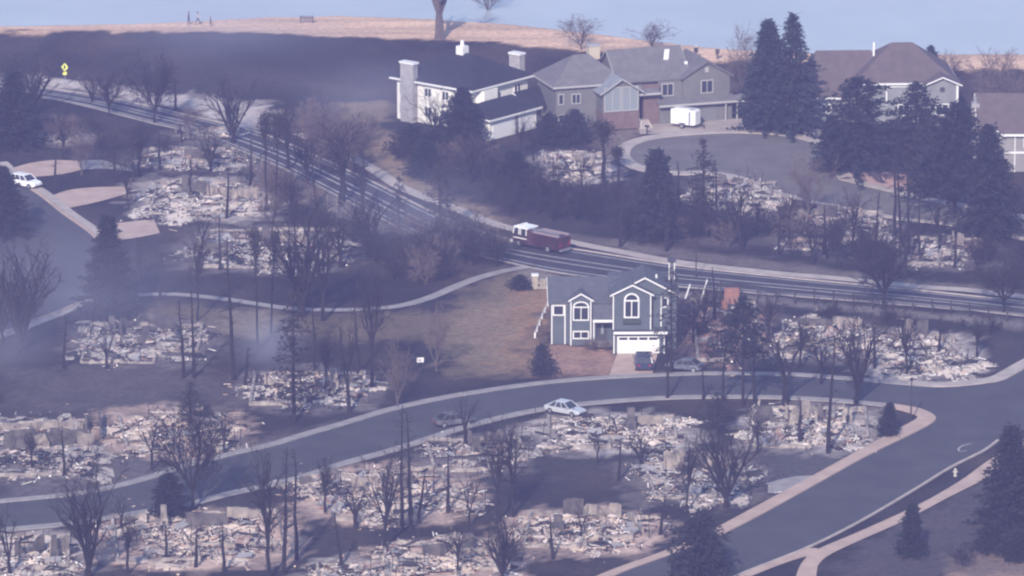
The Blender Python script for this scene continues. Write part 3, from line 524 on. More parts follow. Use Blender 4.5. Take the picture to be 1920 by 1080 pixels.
def car(name, label, px, py, rz, paint, L=4.6, W=1.84, Hh=1.5, suv=False, burned=False, cat='car'):
    p = G(px, py); t = thing(name, label, cat, (p.x, p.y, 0.025), rz); a = L / 2; hw = W / 2; belt = 0.98 if suv else 0.86
    secs = [(-a, ring(hw * 0.86, 0.42, belt * 0.92)), (-a + 0.18, ring(hw * 0.97, 0.30, belt)), (-a * 0.45, ring(hw, 0.24, belt + 0.02)), (a * 0.3, ring(hw, 0.24, belt + 0.01)), (a * 0.48, ring(hw * 0.985, 0.24, belt - 0.02)), (a - 0.3, ring(hw * 0.93, 0.28, belt - 0.12)), (a, ring(hw * 0.78, 0.38, belt - 0.24))]
    part(t, 'body', loft(secs), paint)
    c0, c1, r0, r1 = ((-a + 0.12, a * 0.46, -a + 0.45, a * 0.12) if suv else (-a + 0.55, a * 0.46, -a + 1.25, a * 0.12)); bw, tw = hw * 0.93, hw * 0.74
    q = [(c0,-bw,belt),(c1,-bw,belt),(c1,bw,belt),(c0,bw,belt),(r0,-tw,Hh-0.06),(r1,-tw,Hh-0.06),(r1,tw,Hh-0.06),(r0,tw,Hh-0.06)]
    mb = MB(); mb.add(q, [(0,3,2,1),(4,5,6,7),(0,1,5,4),(1,2,6,5),(2,3,7,6),(3,0,4,7)]); g = part(t, 'windows', mb, glass if not burned else black)
    mb = MB(); mb.add([(r0-0.05,-tw-0.03,Hh-0.065),(r1+0.05,-tw-0.03,Hh-0.065),(r1+0.05,tw+0.03,Hh-0.065),(r0-0.05,tw+0.03,Hh-0.065),(r0+0.1,-tw+0.1,Hh),(r1-0.1,-tw+0.1,Hh),(r1-0.1,tw-0.1,Hh),(r0+0.1,tw-0.1,Hh)], [(0,3,2,1),(4,5,6,7),(0,1,5,4),(1,2,6,5),(2,3,7,6),(3,0,4,7)]); part(t, 'roof', mb, paint)
    for sgn in (-1, 1):
        for fx in (0.0, 0.34, 0.66, 1.0):
            mb = MB(); b0 = Vector((c0 + (c1 - c0) * fx, sgn * bw * 1.005, belt)); b1 = Vector((r0 + (r1 - r0) * fx, sgn * tw * 1.01, Hh - 0.06)); mb.tube(b0, b1, 0.06, 0.05, 4); part(t, 'pillar', mb, paint)
        mb = MB(); mb.box(a - 0.12, a + 0.0, sgn * hw * 0.55 - 0.16, sgn * hw * 0.55 + 0.16, belt - 0.36, belt - 0.22); part(t, 'headlight', mb, glass_pale if burned else white_trim)
        mb = MB(); mb.box(-a - 0.02, -a + 0.08, sgn * hw * 0.62 - 0.14, sgn * hw * 0.62 + 0.14, belt - 0.30, belt - 0.12); part(t, 'taillight', mb, mat('tail_red', (0.3, 0.02, 0.02), 0.4))
        mb = MB(); mb.box(c1 - 0.35, c1 - 0.2, sgn * (hw + 0.09) - 0.08, sgn * (hw + 0.09) + 0.08, belt, belt + 0.14); part(t, 'mirror', mb, paint)
    mb = MB(); mb.box(a - 0.08, a + 0.06, -hw * 0.72, hw * 0.72, 0.3, 0.48); part(t, 'bumper', mb, black)
    add_wheels(t, [(-a + 0.85, -hw + 0.1), (-a + 0.85, hw - 0.1), (a - 0.85, -hw + 0.1), (a - 0.85, hw - 0.1)], 0.36 if suv else 0.32)
    return t
paint_w = mat('paint_white', (0.82, 0.82, 0.83), 0.25, spec=0.5); paint_navy = mat('paint_navy', (0.03, 0.04, 0.075), 0.2, spec=0.5); burnt_steel = mat('burned_steel', (0.03, 0.03, 0.035), 0.75, col2=(0.16, 0.155, 0.17), scale=2.2, metal=0.2); paint_s = mat('paint_silver', (0.55, 0.56, 0.58), 0.3, metal=0.3)
car('parked_suv', 'white sport utility vehicle parked at kerb by pink driveway', 48, 350, R(-38), paint_w, 4.4, 1.85, 1.62, True)
car('parked_suv', 'dark blue sport utility vehicle parked on driveway of surviving house', 1206, 688, R(92), paint_navy, 4.7, 1.95, 1.75, True)
car('burned_car', 'burned-out grey car at kerb beside the forked bare tree', 850, 797, R(22), burnt_steel, 4.5, 1.8, 1.4, False, True)
car('parked_car', 'silver-white sedan beside ash heap below the lower road', 1060, 776, R(-35), paint_s, 4.6, 1.82, 1.45)
car('burned_car', 'burned-out bluish car right of the driveway of surviving house', 1284, 694, R(160), mat('burned_blue', (0.06, 0.07, 0.09), 0.7, col2=(0.16, 0.17, 0.2), scale=2), 4.3, 1.8, 1.35, False, True)
# fire engine on the parkway
p = G(1014, 467); red = mat('paint_red', (0.042, 0.011, 0.016), 0.5, spec=0.5)
t = thing('fire_truck', 'red fire engine with white cab roof driving along the parkway', 'fire truck', (p.x, p.y, 0.035), R(139)); t.scale = (0.86, 0.86, 0.9)
mb = loft([(4.35, ring(1.05, 0.6, 1.5)), (4.2, ring(1.2, 0.5, 1.75)), (1.6, ring(1.22, 0.5, 1.8))]); part(t, 'cab', mb, red)
mb = MB(); mb.add([(4.2,-1.18,1.75),(1.62,-1.18,1.8),(1.62,1.18,1.8),(4.2,1.18,1.75),(3.95,-1.1,2.6),(1.62,-1.1,2.6),(1.62,1.1,2.6),(3.95,1.1,2.6)], [(0,1,2,3),(4,7,6,5),(0,4,5,1),(1,5,6,2),(2,6,7,3),(3,7,4,0)]); part(t, 'cab_windows', mb, glass)
for sgn in (-1, 1):
    for x in (4.1, 3.05, 2.75, 1.7): mb = MB(); mb.tube((x, sgn * 1.2, 1.75), (x - (0.18 if x > 4 else 0), sgn * 1.12, 2.6), 0.1, 0.09, 4); part(t, 'cab_pillar', mb, white_trim)
    for k in range(4): mb = MB(); mb.box(-0.35 - k * 1.05 - 0.95, -0.35 - k * 1.05, sgn * 1.235 - 0.012, sgn * 1.235 + 0.012, 0.75 if k not in (2,) else 1.35, 2.2); part(t, 'locker_door', mb, mat('locker_red', (0.036, 0.013, 0.018), 0.5))
    mb = MB(); mb.box(-4.3, 4.0, sgn * 1.232 - 0.006, sgn * 1.232 + 0.006, 1.28, 1.4) if False else mb.box(1.62, 4.1, sgn * 1.222 - 0.008, sgn * 1.222 + 0.008, 1.2, 1.34); part(t, 'stripe', mb, white_trim)
mb = MB(); mb.box(1.55, 4.05, -1.18, 1.18, 2.602, 2.8); part(t, 'cab_roof', mb, paint_w)
mb = MB(); mb.box(3.2, 3.55, -0.9, 0.9, 2.81, 2.98); part(t, 'light_bar', mb, white_trim)
mb = MB(); mb.box(0.6, 1.6, -1.2, 1.2, 0.55, 2.55); part(t, 'pump_panel', mb, mat('pump_red', (0.07, 0.035, 0.04), 0.5))
mb = MB(); mb.box(-4.4, 0.6, -1.22, 1.22, 0.6, 2.35); part(t, 'body', mb, red)
mb = MB(); mb.box(-4.3, 0.5, -1.2, -0.95, 2.352, 2.62); mb.box(-4.3, 0.5, 0.95, 1.2, 2.352, 2.62); mb.box(0.25, 0.5, -0.95, 0.95, 2.352, 2.62); part(t, 'hose_bed', mb, mat('bed_pale', (0.25, 0.2, 0.21), 0.6))
mb = MB()
for y in (0.98, 1.18): mb.tube((-4.4, y, 2.85), (1.0, y, 2.85), 0.05, 0.05, 5)
for k in range(14): mb.tube((-4.2 + k * 0.38, 0.98, 2.85), (-4.2 + k * 0.38, 1.18, 2.85), 0.025, 0.025, 4)
part(t, 'ladder', mb, chrome)
mb = MB(); mb.box(4.3, 4.8, -1.15, 1.15, 0.5, 0.8); part(t, 'bumper', mb, white_trim); mb = MB(); mb.box(-4.8, -4.4, -1.15, 1.15, 0.5, 0.72); part(t, 'tailboard', mb, chrome)
for sgn in (-1, 1):
    mb = MB(); mb.box(4.35, 4.42, sgn * 0.8 - 0.16, sgn * 0.8 + 0.16, 0.95, 1.2); part(t, 'headlight', mb, white_trim); mb = MB(); mb.box(-4.45, -4.402, sgn * 0.95 - 0.12, sgn * 0.95 + 0.12, 1.1, 1.6); part(t, 'taillight', mb, MATS['tail_red'])
add_wheels(t, [(3.1, -1.08), (3.1, 1.08), (-2.3, -1.08), (-2.3, 1.08)], 0.52, 0.36)
# white cargo trailer in the drive of the grey house
p = G(1286, 238); t = thing('cargo_trailer', 'white enclosed cargo trailer parked before the grey double-gabled house', 'trailer', (p.x, p.y, 0.02), R(-28))
part(t, 'body', loft([(-1.75, ring(0.98, 0.45, 2.45)), (1.35, ring(0.98, 0.45, 2.45)), (1.75, ring(0.8, 0.5, 2.3))]), paint_w)
mb = MB(); mb.box(-1.7, 1.3, -0.9, 0.9, 2.452, 2.5); part(t, 'roof', mb, mat('trailer_roof', (0.5, 0.5, 0.53), 0.5)); mb = MB(); mb.box(-1.2, 0.9, -0.75, -0.45, 2.5, 2.62); part(t, 'roof_vent', mb, white_trim)
mb = MB(); mb.box(0.85, 1.15, -1.0, -0.983, 0.6, 2.3); part(t, 'side_door', mb, mat('seam_grey', (0.25, 0.25, 0.28), 0.7)); mb = MB(); mb.box(-1.79, -1.753, -0.85, 0.85, 0.55, 2.3); part(t, 'rear_door', mb, paint_w)
mb = MB(); mb.tube((1.6, -0.6, 0.45), (2.8, 0, 0.45), 0.06, 0.06, 5); mb.tube((1.6, 0.6, 0.45), (2.8, 0, 0.45), 0.06, 0.06, 5); mb.tube((2.7, 0, 0.0), (2.7, 0, 0.6), 0.05, 0.05, 5); part(t, 'tongue', mb, black)
for sgn in (-1, 1): mb = MB(); mb.box(-0.6, 0.5, sgn * 1.08 - 0.12, sgn * 1.08 + 0.12, 0.72, 0.8); part(t, 'mudguard', mb, chrome)
add_wheels(t, [(-0.05, -1.08), (-0.05, 1.08)], 0.33)

# ------------------------------------------------------------------ fences, signs, poles, small things
charwood = mat('charred_wood', (0.022, 0.02, 0.022), 0.95, col2=(0.05, 0.045, 0.045), scale=2)
greywood = mat('weathered_wood', (0.10, 0.085, 0.08), 0.95, col2=(0.17, 0.15, 0.14), scale=2)
def rail_fence(name, label, pts, gap, hh, rails, m, skip=()):
    L = pxline(pts, 0.5); n_ = max(2, int(sum((b - a).length for a, b in zip(L, L[1:])) / gap) + 1); Q = resample(L, n_)
    z = [float(T(q.x, q.y)) for q in Q]; t = thing(name, label, 'fence', (Q[0].x, Q[0].y, z[0])); o0 = Vector((Q[0].x, Q[0].y, z[0]))
    mb = MB(); mb.box(-0.095, 0.095, -0.095, 0.095, -0.3, hh); pm = mb.mesh('post', m)
    for i, q in enumerate(Q): o = link('post', pm, t); o.location = Vector((q.x, q.y, z[i])) - o0; o.rotation_euler = (random.uniform(-.03, .03), random.uniform(-.03, .03), 0); o.scale = (1, 1, random.uniform(0.92, 1.06))
    for i in range(n_ - 1):
        for k, rz in enumerate(rails):
            if (i * 7 + k * 3) % 11 in skip: continue
            a = Vector((Q[i].x, Q[i].y, z[i] + rz)) - o0; b = Vector((Q[i+1].x, Q[i+1].y, z[i+1] + rz)) - o0; mb = MB(); mb.tube(a, b, 0.05, 0.05, 4); part(t, 'rail', mb, m)
    return t
rail_fence('rail_fence', 'dark post and rail fence along the parkway behind ruins at right', [(1352,552),(1425,560),(1485,567),(1587,575),(1725,583),(1790,590),(1890,602),(1960,610)], 2.25, 1.65, (0.5, 1.0, 1.5), charwood)
rail_fence('rail_fence', 'scorched post fence following the outer curve of the parkway', [(330,248),(397,272),(433,287),(490,316),(557,357),(640,397),(700,428)], 2.6, 1.55, (0.6, 1.35), greywood, (0, 4, 5))
rail_fence('rail_fence', 'broken dark fence behind the roof of the blue-grey house', [(1052,541),(1080,540),(1115,545),(1160,552),(1210,556)], 1.9, 1.6, (0.7, 1.5), charwood, (1, 6, 7))
rail_fence('garden_fence', 'low white edging rail climbing beside the blue-grey house lawn', [(1003,632),(1012,608),(1022,585),(1034,562)], 2.6, 0.55, (0.5,), white_trim)
def signpost(name, label, px, py, hh, build, cat='sign', rz=0.0):
    p = G(px, py); t = thing(name, label, cat, p, rz); build(t, hh); return t
def diamond(t, hh):
    mb = MB(); mb.tube((0, 0, 0), (0, 0, hh), 0.05, 0.05, 6); part(t, 'post', mb, mat('post_grey', (0.25, 0.25, 0.27), 0.6))
    y = mat('sign_yellow', (0.80, 0.82, 0.18), 0.5); mb = MB(); z = hh - 0.55; mb.prism([(0, z - 0.62), (0.5, z), (0, z + 0.62), (-0.5, z)], -0.09, -0.055, 'y'); s = part(t, 'diamond_panel', mb, y)
    mb = MB(); mb.prism([(-0.09, z - 0.26), (0.09, z - 0.26), (0.09, z + 0.05), (0.2, z + 0.05), (0, z + 0.34), (-0.2, z + 0.05), (-0.09, z + 0.05)], -0.1, -0.092, 'y'); mb.build('symbol', black, s)
    mb = MB(); mb.box(-0.28, 0.28, -0.09, -0.055, z - 1.05, z - 0.66); part(t, 'plaque', mb, y)
signpost('road_sign', 'yellow diamond warning sign with small plaque beside upper parkway', 122, 160, 3.1, diamond)
def lamp(t, hh):
    mb = MB(); mb.tube((0, 0, 0), (0, 0, hh), 0.09, 0.06, 8); part(t, 'pole', mb, charwood); mb = MB(); mb.tube((0, 0, hh), (0, 0, hh + 0.18), 0.1, 0.22, 8, cap=True); mb.tube((0, 0, hh + 0.18), (0, 0, hh + 0.4), 0.22, 0.06, 8, cap=True); part(t, 'lantern', mb, black)
signpost('street_lamp', 'thin dark street lamp on the grass corner at the junction', 1708, 791, 4.6, lamp, 'street lamp')
signpost('street_lamp', 'thin dark lamp pole beside the parkway behind blue-grey house', 1305, 521, 4.2, lamp, 'street lamp')
def mailbox(t, hh):
    mb = MB(); mb.box(-0.06, 0.06, -0.06, 0.06, 0, hh - 0.25); part(t, 'post', mb, charwood); mb = MB(); mb.prism([(-0.14, hh - 0.28), (0.14, hh - 0.28), (0.14, hh - 0.08), (0.07, hh), (-0.07, hh), (-0.14, hh - 0.08)], -0.3, 0.3, 'y'); part(t, 'box', mb, black)
signpost('mailbox', 'dark mailbox on a post at kerb of the cul-de-sac', 1213, 252, 1.25, mailbox, 'mailbox', R(60))
def hydrant(t, hh):
    m_ = mat('hydrant_pale', (0.42, 0.40, 0.36), 0.5)
    mb = MB(); mb.tube((0, 0, 0), (0, 0, 0.1), 0.2, 0.2, 10, cap=True); mb.tube((0, 0, 0.1), (0, 0, 0.7), 0.15, 0.14, 10); part(t, 'barrel', mb, m_)
    mb = MB(); mb.tube((0, 0, 0.7), (0, 0, 0.88), 0.18, 0.06, 10, cap=True); part(t, 'cap', mb, m_); mb = MB(); mb.tube((-0.26, 0, 0.5), (0.26, 0, 0.5), 0.07, 0.07, 8, cap=True); part(t, 'nozzle', mb, m_)
signpost('fire_hydrant', 'pale fire hydrant on the verge between kerb and pink footway', 1791, 893, 0.9, hydrant, 'hydrant')
def yardsign(t, hh):
    mb = MB(); mb.tube((-0.3, 0, 0), (-0.3, 0, 0.7), 0.03, 0.03, 5); mb.tube((0.3, 0, 0), (0.3, 0, 0.7), 0.03, 0.03, 5); part(t, 'stake', mb, greywood); mb = MB(); mb.box(-0.4, 0.4, -0.05, -0.032, 0.3, 0.85); part(t, 'board', mb, white_trim)
    mb = MB(); mb.box(-0.2, 0.12, -0.062, -0.052, 0.5, 0.62); part(t, 'print', mb, mat('print_grey', (0.2, 0.2, 0.22), 0.8))
signpost('yard_sign', 'small white board standing alone on dark burned grass', 788, 684, 0.85, yardsign, rz=R(10))
# stone gate pier with wall stub left of the blue-grey house
stone_tan = mat('stone_tan', (0.26, 0.22, 0.18), 0.95, col2=(0.38, 0.33, 0.27), scale=1.6)
p = G(1003, 541); t = thing('stone_pier', 'tan stone pier with white cap and low wall on parkway verge', 'stone pier', p)
mb = MB(); mb.box(-0.35, 0.35, -0.35, 0.35, 0, 1.6); part(t, 'pier', mb, stone_tan); mb = MB(); mb.box(-0.42, 0.42, -0.42, 0.42, 1.602, 1.78); part(t, 'cap', mb, white_trim)
k = 0
for zi in range(4):
    for xi in range(6):
        mb = MB(); x0 = 0.4 + xi * 0.42 + (0.2 if zi % 2 else 0); mb.box(x0, x0 + 0.39, -0.25 - random.uniform(0, .05), 0.25, zi * 0.3, zi * 0.3 + 0.28); o = part(t, 'stone_block', mb, stone_tan)
# bench on the crest
p = G(575, 42); t = thing('park_bench', 'grey park bench on the tan crest facing the lake', 'bench', p, R(180))
wood = mat('bench_wood', (0.13, 0.11, 0.11), 0.8)
for k in range(4): mb = MB(); mb.box(-0.95, 0.95, -0.45 + k * 0.13, -0.34 + k * 0.13, 0.44, 0.49); part(t, 'seat_slat', mb, wood)
for k in range(3): mb = MB(); mb.box(-0.95, 0.95, 0.08, 0.12, 0.55 + k * 0.14, 0.66 + k * 0.14); part(t, 'back_slat', mb, wood)
for x in (-0.85, 0.85):
    for y in (-0.4, 0.1): mb = MB(); mb.box(x - 0.05, x + 0.05, y - 0.05, y + 0.03, 0, 0.44 if y < 0 else 0.98); part(t, 'leg', mb, charwood)
# ------------------------------------------------------------------ people on the crest
skin = mat('skin', (0.45, 0.28, 0.2), 0.6); hair = mat('hair_dark', (0.03, 0.025, 0.02), 0.8)
def person(label, px, py, rz, hgt, top, legs, stride=0.15, group=None, hat=None):
    p = G(px, py); s = hgt / 1.75
    J = [(0,0,.95),(0,0,1.15),(0,.01,1.38),(0,.0,1.5),(0,-.02,1.6),(0,-.03,1.72)]
    rad = [.15,.145,.17,.06,.095,.075]; E = [(0,1),(1,2),(2,3),(3,4),(4,5)]
    def chain(start, pts, rs):
        a = start
        for q, r in zip(pts, rs): J.append(q); rad.append(r); E.append((a, len(J) - 1)); a = len(J) - 1
    for sg in (-1, 1):
        st = stride * sg
        chain(0, [(.1 * sg, 0, .88), (.11 * sg, -st * .6, .5), (.11 * sg, -st + .03, .1), (.11 * sg, -st - .1, .05)], [.1, .065, .05, .04])
        chain(2, [(.2 * sg, 0, 1.4), (.25 * sg, st * .4, 1.14), (.24 * sg, st * .7 - .08, .9), (.24 * sg, st * .7 - .12, .8)], [.07, .05, .04, .035])
    me = bpy.data.meshes.new('person'); me.from_pydata(J, E, []); o = bpy.data.objects.new('tmp', me); COL.objects.link(o)
    md = o.modifiers.new('s', 'SKIN'); sv = me.skin_vertices[0].data
    for i, r in enumerate(rad): sv[i].radius = (r, r * 0.85)
    sv[0].use_root = True; o.modifiers.new('u', 'SUBSURF').levels = 1; o.modifiers['u'].render_levels = 1
    dg = bpy.context.evaluated_depsgraph_get(); m2 = bpy.data.meshes.new_from_object(o.evaluated_get(dg)); bpy.data.objects.remove(o)
    m2.materials.clear()
    for m_ in (skin, top, legs, black): m2.materials.append(m_)
    for f in m2.polygons:
        z = f.center.z; x = abs(f.center.x); f.material_index = 3 if z < .12 and x < .2 else (2 if z < .96 and x < .19 else (1 if z < 1.47 and not (z < .86 and x > .19) else 0)); f.use_smooth = True
    t = link('person', m2); t.location = p; t.scale = (s * 1.15, s * 1.15, s); t.rotation_euler = (0, 0, rz); tag(t, label, 'person', group)
    mb = MB(); n_ = 8
    for k in range(3):
        z0, z1 = 1.62 + .06 * k, 1.68 + .06 * k; r0, r1 = (.105, .11, .085)[k], (.11, .085, .02)[k]; mb.tube((0, .0, z0), (0, .0, z1), r0, r1, n_)
    mb.build('hair' if hat is None else 'hat', hair if hat is None else hat, t)
    return t
dk = mat('cloth_dark', (0.03, 0.035, 0.045), 0.9); dk2 = mat('cloth_charcoal', (0.05, 0.05, 0.055), 0.9); pale = mat('cloth_pale', (0.34, 0.34, 0.37), 0.9)
person('person in dark coat standing on the crest, leftmost of walkers', 354, 46, R(80), 1.8, dk, dk2, 0.1)
person('person in pale top and dark trousers striding along the crest', 371, 46, R(95), 1.8, pale, dk, 0.28)
person('short person in dark clothes on crest, nearest the bench of three walkers', 395, 49, R(90), 1.35, dk, dk, 0.12)
person('person in dark coat and white hat standing above the grey roof', 1305, 109, R(10), 1.75, dk, dk2, 0.08, hat=white_trim)
person('person in black with pale cap on crest beside the pale birch', 1345, 111, R(-20), 1.7, dk2, dk, 0.08, hat=pale)
# ------------------------------------------------------------------ ruins of burned houses
def ash_mat(name, c_dark, c_mid, c_pale, c_warm, scale=0.9):
    """fine ash grain, with charred and pale zones a few metres wide"""
    m = bpy.data.materials.new(name); m.use_nodes = True; n = m.node_tree; b = n.nodes['Principled BSDF']; b.inputs['Roughness'].default_value = 0.95; b.inputs['Specular IOR Level'].default_value = 0.1
    g = n.nodes.new('ShaderNodeNewGeometry'); a = n.nodes.new('ShaderNodeTexNoise'); a.inputs['Scale'].default_value = 2.1; a.inputs['Detail'].default_value = 8; a.inputs['Roughness'].default_value = 0.8
    z = n.nodes.new('ShaderNodeTexNoise'); z.inputs['Scale'].default_value = 0.28; z.inputs['Detail'].default_value = 3
    s1 = n.nodes.new('ShaderNodeMath'); s1.operation = 'MULTIPLY_ADD'; s1.inputs[1].default_value = 0.85; s2 = n.nodes.new('ShaderNodeMath'); s2.operation = 'SUBTRACT'; s2.inputs[1].default_value = 0.425
    c = n.nodes.new('ShaderNodeValToRGB'); e = c.color_ramp.elements; e[0].position = 0.40; e[0].color = (*c_dark, 1); e[1].position = 0.46; e[1].color = (*c_mid, 1); k = e.new(0.50); k.color = (*c_pale, 1); k = e.new(0.60); k.color = (*c_warm, 1)
    n.links.new(g.outputs['Position'], a.inputs['Vector']); n.links.new(g.outputs['Position'], z.inputs['Vector']); n.links.new(z.outputs['Fac'], s1.inputs[0]); n.links.new(a.outputs['Fac'], s1.inputs[2]); n.links.new(s1.outputs[0], s2.inputs[0]); n.links.new(s2.outputs[0], c.inputs[0]); n.links.new(c.outputs[0], b.inputs['Base Color'])
    bp = n.nodes.new('ShaderNodeBump'); bp.inputs['Distance'].default_value = 0.35; n.links.new(a.outputs['Fac'], bp.inputs['Height']); n.links.new(bp.outputs[0], b.inputs['Normal']); return m
ASH = {'pale': ash_mat('ash_pale', (0.035,0.03,0.032), (0.16,0.14,0.135), (0.82,0.72,0.64), (0.86,0.71,0.59), 1.15),
       'warm': ash_mat('ash_warm', (0.035,0.03,0.03), (0.20,0.15,0.13), (0.80,0.67,0.58), (0.85,0.66,0.52), 1.15),
       'grey': ash_mat('ash_grey', (0.028,0.026,0.028), (0.075,0.07,0.07), (0.46,0.405,0.375), (0.66,0.56,0.49), 1.0),
       'red': ash_mat('ash_red', (0.035,0.03,0.03), (0.13,0.09,0.085), (0.36,0.27,0.25), (0.42,0.2,0.16))}
DEB = [mat('debris_white', (0.88,0.83,0.79), 0.8), mat('debris_pale', (0.60,0.50,0.44), 0.9), mat('debris_tan', (0.58,0.42,0.33), 0.9), mat('debris_char', (0.03,0.028,0.03), 0.95), mat('debris_rust', (0.30,0.13,0.085), 0.9), mat('debris_grey', (0.26,0.25,0.255), 0.85)]
WALLM = [mat('wall_plaster', (0.34,0.29,0.25), 0.9, col2=(0.16,0.14,0.13), scale=1.1), mat('wall_sooty', (0.05,0.046,0.05), 0.95, col2=(0.13,0.115,0.112), scale=1.0), mat('wall_brick_red', (0.30,0.15,0.115), 0.95, col2=(0.22,0.11,0.09), scale=2.0)]
beam_me = []; panel_me = []
for k in range(3):
    mb = MB(); mb.box(-1.1 - .4 * k, 1.1 + .4 * k, -0.07, 0.07, -0.08, 0.08); beam_me.append(mb.mesh('charred_beam', charwood if k < 2 else greywood))
for k in range(4):
    mb = MB(); w_, l_ = 0.25 + .08 * k, 0.5 + .14 * k; mb.add([(-l_,-w_,0),(l_*.9,-w_*.8,.05),(l_,w_,0),(-l_*.7,w_*.9,.08),(-l_,-w_,.05),(l_*.9,-w_*.8,.1),(l_,w_,.05),(-l_*.7,w_*.9,.13)], [(0,3,2,1),(4,5,6,7),(0,1,5,4),(1,2,6,5),(2,3,7,6),(3,0,4,7)])
    panel_me.append(mb.mesh('fallen_panel', DEB[(1, 5, 3, 5)[k]]))
FOUND = mat('foundation_concrete', (0.40, 0.35, 0.31), 0.95, col2=(0.14, 0.12, 0.115), scale=0.8)
def ragged_wall(t, x0, y0, x1, y1, hh, m, name='wall_remnant', th=0.22):
    a = Vector((x0, y0)); b = Vector((x1, y1)); L = (b - a).length; n_ = max(4, int(L / 0.4)); d = (b - a) / n_; nn = Vector((-d.y, d.x)).normalized() * th / 2; hs = []; lv = 1.0
    for _ in range(n_ + 1):
        if random.random() < 0.35: lv = random.choice((1.0, 0.95, 0.8, 0.45, 0.2))
        hs.append(max(0.1, hh * 0.85 * lv * random.uniform(0.9, 1.0)))
    vs = []
    for i in range(n_ + 1):
        q = a + d * i
        for s, z in ((1, -0.2), (-1, -0.2), (1, hs[i]), (-1, hs[i])): vs.append((q.x + nn.x * s, q.y + nn.y * s, z))
    fs = []
    for i in range(n_):
        o = i * 4; p_ = o + 4; fs += [(o, p_, p_ + 2, o + 2), (o + 1, o + 3, p_ + 3, p_ + 1), (o + 2, p_ + 2, p_ + 3, o + 3)]
    fs += [(0, 2, 3, 1), (n_ * 4, n_ * 4 + 1, n_ * 4 + 3, n_ * 4 + 2)]; mb = MB(); mb.add(vs, fs); return part(t, name, mb, m)
sheet_me = []
for k in range(3):
    mb = MB(); q_ = random.Random(k + 40); nn_ = 5
    vv = [((i / nn_ - .5) * 2.2, (j / nn_ - .5) * 1.3, 0.22 * math.sin(i * 1.4 + k) * math.cos(j * 1.1 + k * 2) + q_.uniform(-.06, .06)) for j in range(nn_ + 1) for i in range(nn_ + 1)]
    mb.add(vv, [(j * (nn_ + 1) + i, j * (nn_ + 1) + i + 1, (j + 1) * (nn_ + 1) + i + 1, (j + 1) * (nn_ + 1) + i) for j in range(nn_) for i in range(nn_)])
    sheet_me.append(mb.mesh('metal_sheet', mat('sheet_rusty', (0.20, 0.10, 0.07), 0.8, col2=(0.36, 0.33, 0.33), scale=1.5) if k < 2 else DEB[5]))
def chimney(t, u, v, hh, m=0, w_=1.1):
    mb = MB(); mb.box(u - w_ / 2, u + w_ / 2, v - .4, v + .4, -.2, hh * .45); mb.box(u - w_ * .36, u + w_ * .36, v - .33, v + .33, hh * .45, hh); o = part(t, 'chimney', mb, WALLM[m])
    mb = MB(); mb.box(u - w_ * .2, u + w_ * .2, v - .43, v - .402, .1, .8); mb.build('hearth', porch_dark, o)
